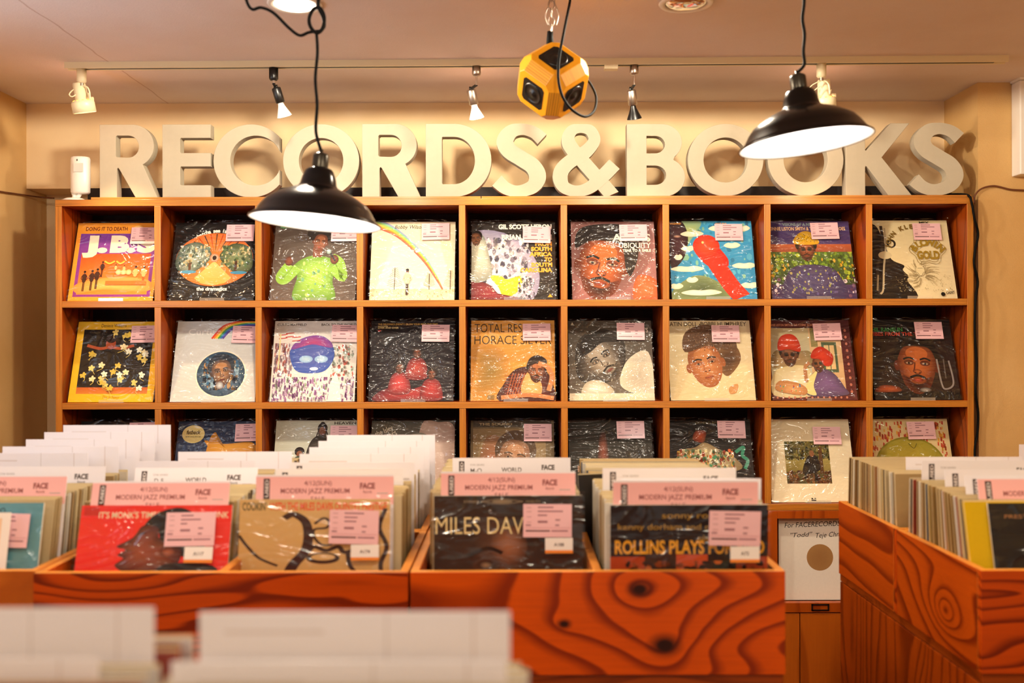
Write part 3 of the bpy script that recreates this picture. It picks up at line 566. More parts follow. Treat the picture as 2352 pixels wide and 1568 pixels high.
@cover('r3c9')
def _(a): a.rect(0, 0, 1, 1, 'e0c890', 'd8bc84').speck(170, (.03, .5, .97, .97), (.014, .03), ['b83c24', 'c8502c', 'e0a038'], 26, 'r'); a.ell(.5, .42, .42, .36, 'a89828', '88801c'); a.ell(.5, .42, .4, .34, 'b8a030', '9c9028'); a.line([(.5, .7), (.56, .64), (.6, .7)], .006, '3c3c14'); a.ell(.5, .36, .1, .1, 'c05030', 'a04020')
# ---- the front records in the crates
@cover('monk')
def _(a):
    a.rect(0, 0, 1, 1, 'ec2c20', 'f03024'); a.rect(.02, .88, .12, .98, 'c82820'); a.text("IT'S MONK'S TIME/THELONIOUS MONK", .12, .85, .075, 'f0dcb4', w=.86, bold=.015)
    a.blob([(.42, .72), (.5, .9), (.66, .97), (.78, .84), (.8, .6), (.86, .45), (.7, .4), (.56, .5), (.52, .7)], '1c1210', '141010'); a.blob([(.42, .76), (.36, .62), (.26, .52), (.32, .48), (.27, .42), (.31, .38), (.26, .3), (.34, .22), (.5, .2), (.66, .3), (.68, .5), (.54, .6), (.52, .74)], '9a4c30', '4c2018')
    a.ell(.6, .46, .05, .07, 'b06040', '5a2818'); a.line([(.4, .66), (.44, .68)], .015, '1c100c'); a.blob([(.5, .2), (.6, .32), (.9, .3), (.95, .1), (.9, 0), (.4, 0), (.4, .12)], '1c1818', '2c2828')
@cover('cookin')
def _(a):
    a.rect(0, 0, 1, 1, 'd8b070', 'd2a868'); a.text("COOKIN'", .02, .885, .085, '4c4c30', w=.16); a.text('WITH THE MILES DAVIS QUINTET PRESTIGE', .2, .885, .085, 'e84c20', w=.78)
    a.line([(.0, .62), (.06, .5), (.14, .38), (.26, .3)], .022, '3c2820'); a.line([(.3, .8), (.36, .84), (.44, .76), (.46, .6), (.44, .45), (.36, .3), (.3, .1)], [.05, .08], '3c2420'); a.line([(.5, .74), (.56, .8), (.6, .76), (.58, .7), (.5, .68), (.5, .6), (.55, .52), (.62, .52)], .02, '3c2820')
    a.line([(.46, .44), (.5, .5), (.58, .46), (.66, .5), (.7, .44), (.78, .48)], .035, '3c2820'); a.ell(.56, .38, .11, .06, '3c2820'); a.ell(.56, .39, .08, .035, 'd8b070'); a.line([(.72, .46), (.74, .3), (.8, .2)], .03, '3c2820'); a.line([(.97, .9), (.93, .7), (.98, .5), (.94, .3), (.98, .1)], .03, '3c2820')
@cover('miles')
def _(a):
    a.rect(0, 0, 1, 1, '2c2018', '3a2c24'); a.line([(.32, .95), (.46, .97), (.6, .95)], .006, '8c7c64'); a.line([(.32, .95), (.46, .93), (.6, .95)], .006, '8c7c64'); a.ell(.46, .95, .07, .014, '8c7c64'); a.text('STEREO', .3, .94, .02, '8c7c64', al='r', w=.1); a.text('FIDELITY', .62, .94, .02, '8c7c64', w=.1)
    a.blob([(.22, .0), (.26, .5), (.3, .8), (.44, .86), (.6, .7), (.64, .4), (.6, .0)], '5c3c28', '34261e'); a.ell(.5, .58, .13, .17, '9c6444', '4c3224'); a.ell(.36, .42, .1, .05, '241610', '4c3020'); a.ell(.35, .42, .045, .03, 'a08060', '2c1a10'); a.line([(.24, .5), (.36, .56), (.46, .52)], .03, '1c120c'); a.ell(.38, .3, .1, .05, '8a5a3c', '4c3020')
    a.text('MILES DAVIS', .01, .68, .15, 'e8d498', w=.68, bold=-.002)
    for i in range(6): a.rect(.72, .36 - i*.035, .88 - .02*(i % 3), .375 - i*.035, '746444')
@cover('rollins')
def _(a):
    a.rect(0, 0, 1, 1, '180c10', '20100f'); a.text('sonny rollins', .33, .87, .06, 'b88c34', w=.42, bold=0); a.text('kenny dorham and max roach', .05, .76, .06, 'b88c34', w=.85, bold=0); a.text('play for bird', .56, .65, .06, 'b88c34', w=.3, bold=0)
    a.rect(0, 0, .22, .5, 'a83c18', 'c85420'); a.rect(.22, 0, .42, .6, '3c2018', '241410'); a.rect(.42, 0, .62, .52, 'c0481c', 'd8602c'); a.rect(.62, 0, .8, .46, '2c2c20', '3c3424'); a.rect(.8, 0, 1, .5, 'a84020', 'c0541c'); a.text('ROLLINS PLAYS FOR BIRD', .03, .53, .13, 'e8a42c', w=.95, bold=.03)
    a.speck(90, (.02, .25, .98, .46), (.01, .04), ['8a3c18', '3c2418', 'c86428', '2c1c14'], 31)
@cover('prestige')
def _(a):
    a.rect(0, 0, 1, 1, '0c0b0c', '12100e'); a.text('PRESTIGE', .1, .84, .04, 'b07848', w=.24, bold=.0); a.blob([(.42, .62), (.47, .7), (.5, .6), (.46, .55)], 'c08c68', '5a3c2c'); a.blob([(.36, .5), (.44, .56), (.52, .36), (.58, .16), (.52, .2), (.46, .36)], 'b08060', '4c3428'); a.blob([(.52, .5), (.64, .68), (.8, .74), (.9, .5), (.8, .3), (.64, .4)], '8a6048', '2c1c14')
@cover('teal')
def _(a): a.rect(0, 0, 1, 1, '5c98a4', '68a0a8').text('CORCOVADO', .45, .93, .04, '2c4c54', w=.3); a.blob([(.2, .2), (.3, .6), (.6, .7), (.8, .4), (.6, .1)], '4c8490', '5c98a4'); a.rect(.05, .05, .5, .5, '4c8894')
@cover('marker')
def _(a):
    a.rect(0, 0, 1, 1, 'ece4d4', 'f0e8da'); a.text('For FACERECORDS', .07, .85, .062, '16120e', w=.66, rot=2, shear=.2, bold=0); a.text('"Todd"', .14, .735, .055, '16120e', w=.26, rot=3, shear=.3, bold=0); a.text('Teje Chm', .44, .73, .06, '16120e', w=.3, rot=4, shear=.3, bold=0)
    a.ell(.485, .5, .156, .156, '9c7040', 'a87c48'); 

PINK = 'efc0c4'
def tag_art(mb_art, w, h, seed):
    g = random.Random(seed); a = mb_art
    a.rect(0, 0, 1, 1, PINK, 'edbec2')
    for i, (y, x0, x1) in enumerate([(.88, .3, .3 + g.uniform(.2, .4)), (.76, .3, .3 + g.uniform(.25, .55)), (.64, .3, .3 + g.uniform(.1, .3)), (.5, .66, .76), (.43, .3, .5), (.34, .05, .16), (.34, .66, .74), (.17, .05, .55), (.17, .58, .92)]):
        a.rect(x0, y, x1, y + (.045 if i != 4 else .07), 'a07078' if i != 7 else '5a3a3c')
    for y in (.88, .76, .6, .44): a.rect(.07, y, .17, y + .025, 'c8989c')
    a.rect(.03, .28, .97, .29, 'c88890')
    return a

def jacket_box(mb, w, h, t, edge):
    mb.box(-w/2, w/2, 0, t, 0, h, 0, lin(edge))

TAGS = dict(w=.104, h=.067)
SLEEVES = {}
def sleeve_mesh(mt, w=.322, h=.322, t=.006):
    k = (mt.name, w, h)
    if k not in SLEEVES:
        mb = MB(); n = 10
        # a slack bag: front sheet bowed a little, sides and a lip that stands above the jacket
        vs = []; g = random.Random(3)
        for j in range(n+1):
            for i in range(n+1):
                u = i/n; v = j/n; vs.append(((u-.5)*w, -.0036 - .003*math.sin(math.pi*u)*math.sin(math.pi*v) - .0012*g.random(), -.0005 + v*h))
        mb.add(vs, [(j*(n+1)+i, j*(n+1)+i+1, (j+1)*(n+1)+i+1, (j+1)*(n+1)+i) for j in range(n) for i in range(n)], 0, smooth=True)
        for sx in (-1, 1): mb.add([(sx*w/2, -.0036, 0), (sx*w/2, t, 0), (sx*w/2, t, h), (sx*w/2, -.0036, h)], [(0, 1, 2, 3)])
        SLEEVES[k] = mb.mesh('plastic_sleeve', [mt])
    return SLEEVES[k]

def record(key, label, loc, lean, yaw=0, tagpos=None, group=None, edge='d8c8a8', sleeve=True, roll=0, seed=1, shelfmark=None, cat_='record', tsize=None):
    t = thing('record_album', label, cat_, loc, (R(-lean), R(roll), R(yaw)), group)
    a = Art(); a.yk = {'monk': .56, 'cookin': .62, 'miles': .8, 'rollins': .66, 'prestige': .62}.get(key, 1.); exec_covers[key](a); jacket_box(a.mb, .3125, .3125, .004, edge)
    obj('cover', a.mb, M_print, t)
    if tagpos:
        w, h = tsize or (TAGS['w'], TAGS['h']); b = Art(w, h, .00003); tag_art(b, w, h, seed)
        o = obj('price_tag', b.mb, M_card, t); o.location = ((tagpos[0]-.5)*.3125 + w/2, -.0085, tagpos[1]*.3125 - h); o.rotation_euler = (0, R(random.Random(seed).uniform(-1.5, 1.5)), 0)
        b.mb.box(0, 0, 0, 0, 0, 0) if False else None
    if shelfmark:
        b = Art(.058, .032, .00003); b.rect(0, 0, 1, 1, 'f4efe8').rect(0, 0, 1, .2, 'f09038').text(shelfmark, .5, .46, .22, '4a3c38', al='c')
        o = obj('shelf_number_tag', b.mb, M_card, t); o.location = ((shelfpos[0]-.5)*.3125, -.009, shelfpos[1]*.3125 - .032)
    if sleeve:
        obj('plastic_sleeve', sleeve_mesh(M_sleeve if sleeve == 1 else M_sleeve_flat), [], t)
    return t
shelfpos = (.82, .4)

# ------------------------------------------------------------------ the room
CZ = CH + .948
FRONT = -2.6
mb = MB(); mb.box(-2.4, 2.6, FRONT, 4.3, -.05, 0); struct('floor', mb, M_floor)
mb = MB(); mb.box(-2.4, 2.6, FRONT, 4.3, CZ, CZ+.08); struct('ceiling', mb, M_ceil)
mb = MB(); mb.box(-2.1, -1.924, FRONT, 4.3, 0, CZ); struct('wall_left', mb, M_wall_warm)
mb = MB(); mb.box(-1.924, 1.717, 4.12, 4.3, 0, CH+.611); mb.box(-1.924, 1.717, 3.95, 4.3, CH+.611, CZ); struct('wall_back', mb, M_wall)
mb = MB(); mb.box(1.717, 2.6, 3.665, 4.3, 0, CZ); mb.box(2.42, 2.6, FRONT, 3.665, 0, CZ); struct('wall_right', mb, M_wall_warm)

# ------------------------------------------------------------------ the record bookcase
S = 630.0; YF = 3.63; YB = 3.90
VX = [135, 362.5, 594, 827, 1062, 1296, 1530, 1763.5, 1997, 2229.5]
VX = [(v - 1176) / S for v in VX]
HZ = [CH + (784 - y) / S for y in (463, 696, 930, 1166)]
TH = .012
bc = thing('record_bookcase', 'wide plywood bookcase of square cells holding records face out, under the sign letters', 'bookcase', (0, YF, 0))
def rel(m): m.v = [(x, y - YF, z) for x, y, z in m.v]; return m
def board_x(z, x0, x1, name, t=TH):
    m = MB(); m.box(x0, x1, YF, YB, z - t, z + t); m.m = [0, 0, 1, 0, 0, 0]
    return obj(name, rel(m), [M_shelf_h, M_ply_z], bc, .0012)
cuts = [VX[0] - TH, VX[5], VX[9] + TH]
for r, z in enumerate(HZ[:1]): board_x(z, VX[0] - TH, VX[9] + TH, 'top_board')
for r, z in enumerate(HZ[1:]): board_x(z, VX[0] + TH, VX[9] - TH, 'shelf_board')
for (a, b) in ((210, 1105), (1107, 2232)):
    m = MB(); m.box((a-1176)/S, (b-1176)/S, YF, YB, HZ[0]+TH, HZ[0]+TH+.008); m.m = [0, 0, 1, 0, 0, 0]; obj('cap_strip', rel(m), [M_shelf_h, M_ply_z], bc)
for i, x in enumerate(VX):
    for r in range(3):
        out = i in (0, 9)
        if out and r: continue
        z1 = HZ[r] - TH; z0 = (HZ[3] - TH if out else HZ[r+1] + TH)
        
        m = MB(); m.box(x - TH, x + TH, YF + (0 if out else .0005), YB, z0, z1); m.m = [0, 0, 1, 0, 0, 0]
        obj('side_panel' if out else 'divider', rel(m), [M_shelf, M_ply_x], bc, .0012)
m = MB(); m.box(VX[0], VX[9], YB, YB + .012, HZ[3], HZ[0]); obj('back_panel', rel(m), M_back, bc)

# cabinet under it (only its front right of the middle crates is in view)
cb = thing('base_cabinet', 'plywood cabinet below the bookcase with a framed front and vertical board doors', 'cabinet', (0, YF, 0))
zt = HZ[3] - TH; zr = CH + (784 - 1386) / S; zr2 = CH + (784 - 1408) / S
m = MB(); m.box(VX[0] - TH, VX[7] - .012, YF + .03, YB, .0, zt - .001); m.box(VX[7] - .012, VX[9] + TH, YF + .09, YB, 0, zt - .001); obj('body', rel(m), M_cabinet, cb)
for c in (7, 8):
    fr = MB(); x0, x1 = VX[c] - .001, VX[c+1] - .001 - (TH if c == 8 else 0)
    fr.box(x0, x0 + .034, YF, YF + .03, zr2, zt - .001); fr.box(x1 - .034, x1, YF, YF + .03, zr2, zt - .001)
    fr.box(x0 + .034, x1 - .034, YF, YF + .03, zt - .030, zt - .001); fr.box(x0 + .034, x1 - .034, YF, YF + .03, zr2, zr)
    f = obj('door_frame', rel(fr), M_cab_frame, cb, .001)
    lh = MB(); X = at(1882, 0, YF).x + (c - 7) * .371; Z = CH + (784 - 1396) / S
    for (a, b, c_, d) in ((-.032, .032, .008, .012), (-.032, .032, -.012, -.008), (-.032, -.027, -.012, .012), (.027, .032, -.012, .012)): lh.box(X + a, X + b, YF - .004, YF, Z + c_, Z + d)
    lh.box(X - .03, X + .03, YF - .001, YF, Z - .01, Z + .01, 1)
    obj('label_holder', rel(lh), [M_black, M_cab_frame], f)
    dr = MB(); dr.box(x0 + .001, x0 + .115, YF + .004, YF + .022, .06, zr2 - .004); obj('door', rel(dr), M_cabinet, cb, .001)
    dr = MB(); dr.box(x0 + .118, x1 - .002, YF + .004, YF + .022, .06, zr2 - .004); obj('door', rel(dr), M_cabinet, cb, .001)
m = MB(); m.box(VX[7] - .012, VX[9] - TH, YF + .01, YF + .09, 0, .058); obj('plinth', rel(m), M_cab_frame, cb)

# records on the shelves: key, centre px at the foot, label
CX = {1: [251, 484, 718, 946, 1180, 1413, 1642, 1872, 2095], 2: [250, 489, 716, 943, 1178, 1402, 1631, 1872, 2109], 3: [272, 503, 728, 943, 1176, 1402, 1632, 1870, 2093]}
LAB = {
 'r1c1': ('orange and purple record sleeve with big white initials over a band on stage, top shelf', (.66, .93), 2),
 'r1c2': ('black record sleeve with an orange oval of trees and fan-shaped rays', (.62, .96), 1),
 'r1c3': ('dark record sleeve showing a singer in a lime green top with a microphone', (.68, .96), 1),
 'r1c4': ('cream record sleeve with a rainbow over a small standing figure and bare trees', (.60, .97), 1),
 'r1c5': ('black record sleeve with a white globe, yellow patch and orange block lettering', (.61, .93), 1),
 'r1c6': ('record sleeve with a large tilted bearded face on a mauve ground', (.58, .95), 1),
 'r1c7': ('sky blue record sleeve with a red hand and forearm among white clouds', (.55, .95), 2),
 'r1c8': ('record sleeve of a person in a yellow cap standing in green leaves', (.53, .97), 1),
 'r1c9': ('cream record sleeve with black saxophone player and gold lettering', (.57, .95), 2),
 'r2c1': ('yellow-bordered record sleeve with pale flowers on black', (.66, .94), 2),
 'r2c2': ('pale grey record sleeve with a rainbow corner and a round blue picture', (.67, .93), 1),
 'r2c3': ('white record sleeve with a blue and magenta face above a crowd, and small flags', (.69, .94), 1),
 'r2c4': ('black record sleeve with three figures in red, middle shelf', (.61, .94), 1),
 'r2c5': ('tan record sleeve with thin tall lettering and a person holding their forehead', (.62, .95), 1),
 'r2c6': ('grey-brown record sleeve with a tilted monochrome face and white bottom band', (.58, .96), 1),
 'r2c7': ('cream record sleeve with a tilted face and cloudy brown hair', (.53, .93), 1),
 'r2c8': ('maroon-bordered record sleeve with two people in red caps', (.56, .95), 2),
 'r2c9': ('black record sleeve with a close face, brass instrument and green title', (.56, .96), 2),
 'r3c1': ('nearly black record sleeve with a yellow fleck beside its pink tag', (.6, .98), 2),
 'r3c2': ('blue record sleeve with a yellow oval sticker and orange lettering', (.7, .96), 1),
 'r3c3': ('pale green record sleeve with a standing person in a checked shirt', (.66, .93), 1),
 'r3c4': ('record sleeve with white script lettering on a dark corner and a pale pink side', None, 1),
 'r3c5': ('olive brown record sleeve with a soft close-up face under ringed plastic', (.64, .95), 1),
 'r3c6': ('charcoal record sleeve with a narrow reddish figure under creased plastic', (.58, .98), 1),
 'r3c7': ('black record sleeve with a multicoloured floral cluster', (.6, .98), 1),
 'r3c8': ('cream record sleeve with a small square photograph of a seated person outdoors', (.55, .9), 2),
 'r3c9': ('cream record sleeve with red marks above an olive green globe', (.5, .96), 2)}
shelf_names = {1: 'on the top shelf', 2: 'on the middle shelf', 3: 'on the third shelf'}
def clip_mesh():
    m = MB(); m.box(-.045, .045, -.006, -.0045, 0, .011); m.box(-.045, .045, -.006, .008, 0, .0012); return m.mesh('record_stop', [M_acryl])
cm = clip_mesh()
for r in (1, 2, 3):
    for c in range(1, 10):
        k = 'r%dc%d' % (r, c); lab, tp, sl = LAB[k]; Y = 3.655
        X = (CX[r][c-1] - 1176) * Y / F
        lo, hi = VX[c-1] + TH + .165, VX[c] - TH - .165
        X = min(max(X, lo), hi)
        lean = 18.5 + rnd.uniform(-1, 1)
        record(k, lab, (X, Y, HZ[r] + TH + .0015), lean, yaw=0, tagpos=tp, group='records shown face out in the bookcase', sleeve=sl, seed=r*10+c,
               edge={'r1c1': 'f09a30', 'r2c1': 'f0c030'}.get(k, '2a1c14' if k in ('r1c2', 'r1c3', 'r2c9', 'r1c6', 'r2c4') else 'd8c8a8'))
        o = bpy.data.objects.new('record_stop', cm); COL.objects.link(o); o.location = (X + .01, YF + .012, HZ[r] + TH)
        tag(o, 'small clear acrylic stop below a record ' + shelf_names[r], 'record stop', 'clear stops ' + shelf_names[r])
# the marked white sleeve in the cabinet frame
record('marker', 'white record sleeve with black handwriting and a round hole, framed in the cabinet', ((1885 - 1176) * 3.668 / F, 3.668, zr + .001), .5, sleeve=False, edge='e8e0d0')

# ------------------------------------------------------------------ sign letters
def ring(cx, cy, rx, ry, n=56, a0=0, a1=360):
    return [(cx + rx*math.cos(R(a0+(a1-a0)*i/n)), cy + ry*math.sin(R(a0+(a1-a0)*i/n))) for i in range(n if a1-a0 >= 360 else n+1)]
def arcs(cx, cy, rx, ry, a0, a1, n=18): return [(cx + rx*math.cos(R(a0+(a1-a0)*i/n)), cy + ry*math.sin(R(a0+(a1-a0)*i/n))) for i in range(n+1)]
def letter_shape(ch):
    """outlines (first the outer one, then holes) in units of the letter's height"""
    if ch == 'R':
        out = [(0, 0), (0, 1), (.42, 1)] + arcs(.45, .71, .29, .29, 90, -62, 20) + [(.79, 0), (.49, 0), (.265, .395), (.25, .41), (.235, .395), (.235, 0)]
        hole = [(.235, .555), (.22, .57), (.22, .835), (.235, .85), (.38, .85)] + arcs(.39, .70, .145, .15, 90, -90, 14) + [(.38, .55)]
        return [out, hole], .79
    if ch == 'E': return [[(0, 0), (0, 1), (.65, 1), (.65, .815), (.25, .815), (.24, .8), (.24, .625), (.25, .61), (.65, .61), (.65, .425), (.25, .425), (.24, .41), (.24, .18), (.25, .17), (.65, .17), (.65, 0)]], .65
    if ch == 'C':
        a = math.degrees(math.acos(.38/.5)); b = math.degrees(math.acos((.88-.565)/.34))
        return [arcs(.5, .5, .5, .5, a, 360-a, 44) + list(reversed(arcs(.565, .505, .34, .34, b, 360-b, 40)))], .88
    if ch == 'O': return [ring(.515, .5, .515, .5), ring(.515, .5, .3, .31)], 1.03
    if ch == 'D': return [[(0, 0), (0, 1), (.36, 1)] + arcs(.38, .5, .51, .5, 90, -90, 30) + [(.36, 0)], [(.23, .175), (.22, .19), (.22, .81), (.23, .82), (.36, .82)] + arcs(.38, .4975, .285, .3225, 90, -90, 24) + [(.36, .175)]], .89
    if ch == 'B': return [[(0, 0), (0, 1), (.45, 1)] + arcs(.47, .745, .275, .255, 90, -50, 16) + arcs(.49, .265, .297, .27, 62, -90, 18) + [(.47, 0)], [(.267, .595), (.267, .835), (.36, .835)] + arcs(.38, .715, .135, .12, 90, -90, 12) + [(.36, .595)], [(.267, .16), (.267, .425), (.36, .425)] + arcs(.38, .2925, .15, .1325, 90, -90, 12) + [(.36, .16)]], .787
    if ch == 'K': return [[(0, 0), (0, 1), (.265, 1), (.265, .63), (.28, .625), (.615, 1), (.87, 1), (.492, .53), (.905, 0), (.585, 0), (.29, .4), (.27, .41), (.265, .39), (.265, 0)]], .905
def stroke_pts(path, widths, sub=9):
    p = cat([Vector((a, b, 0)) for a, b in path], sub); w = cat([Vector((a, 0, 0)) for a in widths], sub); L = []; Q = []
    for i in range(len(p)):
        d = (p[min(i+1, len(p)-1)] - p[max(i-1, 0)]).normalized(); n = Vector((-d.y, d.x, 0)); L.append(p[i] + n*w[i].x/2); Q.append(p[i] - n*w[i].x/2)
    return L, Q
def z2(x, y, x0, y1, h): return ((x - x0) / h, (y1 - y) / h)
PATHS = {
 'S': ([([z2(x, y, 1030, 1325, 498) for x, y in ((1372, 934), (1318, 888), (1240, 866), (1165, 882), (1122, 945), (1150, 1010), (1232, 1066), (1310, 1120), (1341, 1190), (1305, 1258), (1210, 1288), (1128, 1268), (1066, 1215))], [.18, .165, .157, .19, .23, .22, .215, .22, .23, .19, .158, .17, .19])], .755),
 '&': ([([z2(x, y, 1443, 1332, 498) for x, y in ((1846, 1330), (1750, 1215), (1640, 1086), (1560, 985), (1546, 925), (1576, 875), (1634, 862), (1694, 878), (1722, 935), (1700, 985), (1640, 1042), (1560, 1090), (1506, 1145), (1492, 1205), (1520, 1268), (1600, 1295), (1690, 1270), (1775, 1195), (1856, 1110))], [.19, .19, .19, .19, .17, .15, .13, .15, .16, .17, .19, .19, .2, .2, .17, .155, .17, .19, .19])], .89)}
def letter_mesh(ch, H, T):
    mb = MB()
    if ch in PATHS:
        strokes, w = PATHS[ch]
        for path, wd in strokes:
            L, Q = stroke_pts(path, wd); n = len(L)
            vs = [(v.x*H, -.0012*i/n, v.y*H) for i, v in enumerate(L)] + [(v.x*H, -.0012*i/n, v.y*H) for i, v in enumerate(Q)] + [(v.x*H, T, v.y*H) for v in L] + [(v.x*H, T, v.y*H) for v in Q]
            vs = [(x, y, max(0., min(H, z))) for x, y, z in vs]
            fs = []
            for i in range(n-1):
                fs += [(i, n+i, n+i+1, i+1), (2*n+i, 2*n+i+1, 3*n+i+1, 3*n+i), (i, i+1, 2*n+i+1, 2*n+i), (n+i, 3*n+i, 3*n+i+1, n+i+1)]
            fs += [(0, 2*n, 3*n, n), (n-1, 2*n-1, 4*n-1, 3*n-1)]
            mb.add(vs, fs)
        return mb.mesh('sign_letter', [M_letter]), w
    outs, w = letter_shape(ch)
    cu = bpy.data.curves.new('outline', 'CURVE'); cu.dimensions = '2D'; cu.fill_mode = 'BOTH'; cu.extrude = T/2 - .0015; cu.bevel_depth = .0015; cu.bevel_resolution = 1; cu.offset = -.0015
    for o in outs:
        sp = cu.splines.new('POLY'); sp.points.add(len(o)-1); sp.use_cyclic_u = True
        for i, (x, y) in enumerate(o): sp.points[i].co = (x*H, y*H, 0, 1)
    ob = bpy.data.objects.new('outline', cu); COL.objects.link(ob); me = ob.to_mesh()
    mb.add([(v.co.x, T/2 - v.co.z, v.co.y) for v in me.vertices], [tuple(p.vertices) for p in me.polygons])
    ob.to_mesh_clear(); bpy.data.objects.remove(ob); bpy.data.curves.remove(cu)
    return mb.mesh('sign_letter', [M_letter]), w
SIGN = [('R', 230, 363, 279, 'standing beside the motion sensor'), ('E', 374, 485, 281, 'between letters R and C'), ('C', 491, 643, 280, 'after the letter E, before a round O'), ('O', 651, 826, 283, 'partly behind the lower pendant lamp'),
        ('R', 833, 967, 280, 'between an O and the D'), ('D', 979, 1130, 281, 'between letters R and S'), ('S', 1130, 1258, 281, 'directly before the ampersand'), ('&', 1271, 1423, 283, 'with two loops, between S and B'),
        ('B', 1441, 1575, 285, 'just after the ampersand'), ('O', 1581, 1755, 287, 'directly after the letter B'), ('O', 1765, 1939, 287, 'mostly behind the higher pendant lamp'), ('K', 1944, 2096, 287, 'beside the last S'), ('S', 2088, 2213, 284, 'last of the sign, by the wall corner')]
YL = 3.645; sL = F / YL; zL = HZ[0] + TH + .008
for ch, x0, x1, yt, where in SIGN:
    H = .268 if x0 < 1250 else .265; T = .045
    me, w = letter_mesh(ch, H, T)
    o = obj('sign_letter', me, []); wid = (x1 - x0) / sL
    o.scale = (wid / (w * H), 1, 1); o.location = ((x0 - 1176) / sL, YL, zL)
    if x0 > 2080: o.rotation_euler = (0, 0, R(-4))
    tag(o, 'cream painted wooden ' + ('ampersand ' if ch == '&' else 'letter ' + ch + ' ') + where, 'sign letter', 'letters of the records and books sign')
# dark board lying behind the letters on the bookcase
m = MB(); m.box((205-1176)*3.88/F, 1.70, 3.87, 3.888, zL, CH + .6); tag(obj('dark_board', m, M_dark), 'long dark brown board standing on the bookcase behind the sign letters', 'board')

# ------------------------------------------------------------------ motion sensor
t = thing('motion_sensor', 'white upright motion sensor on a round foot at the end of the bookcase top', 'motion sensor', (at(186, 450, 3.68).x, 3.68, HZ[0] + TH))
m = MB(); m.lathe([(.0, .028), (.03, .028), (.035, .034), (.036, .08), (.036, .155), (.033, .163), (0, .166)], 28, M=Matrix.Diagonal((1, .75, 1, 1)))
obj('body', m, M_white, t)
m = MB(); m.box(-.013, .022, -.0292, -.0285, .105, .137, 0); m.box(-.0015, .0015, -.0292, -.0285, .145, .152, 1); obj('sensor_window', m, [M_window, M_black], t)
m = MB(); m.lathe([(0, 0), (.045, 0), (.045, .004), (.03, .011), (.01, .013), (.008, .02), (.012, .03), (0, .03)], 28, M=Matrix.Translation((-.022, 0, 0))); m.tube([(-.022, 0, .01), (-.008, 0, .02), (0, 0, .032)], .008); obj('base', m, M_white, t)

# ------------------------------------------------------------------ track and spotlights
ts = thing('lighting_track', 'long cream ceiling lighting track above the bookcase', 'lighting track', (0, 3.36, CZ))
def trk(px): return Vector(((px-1176)*3.355/F, 3.38 - (px-147)/(2305-147)*.05, CZ - .021))
a, b = trk(147), trk(2305); d = (b - a); L = d.length; M = Matrix.Translation(a - Vector((0, 3.36, CZ))) @ Matrix.Rotation(math.atan2(d.y, d.x), 4, 'Z')
m = MB(); m.box(0, L, -.017, -.009, .0, .021, M=M); m.box(0, L, .009, .017, .0, .021, M=M); m.box(0, L, -.009, .009, .01, .021, M=M); obj('rail', m, M_cream, ts)
m = MB(); m.box(.035, L - .04, -.009, .009, .002, .009, M=M); obj('contact_slot', m, M_black, ts)
m = MB(); xx = (1540-147)/682; m.box(xx, xx + .1, -.0178, -.0168, .001, .02, M=M)
m.box(xx - .3 + .08, xx - .3 + .125, -.016, .016, -.014, .0, M=M); obj('track_connector', m, M_cream, ts)
def aim_M(p, tgt):
    d = (Vector(tgt) - Vector(p)).normalized(); return Matrix.Translation(p) @ d.to_track_quat('Z', 'Y').to_matrix().to_4x4()
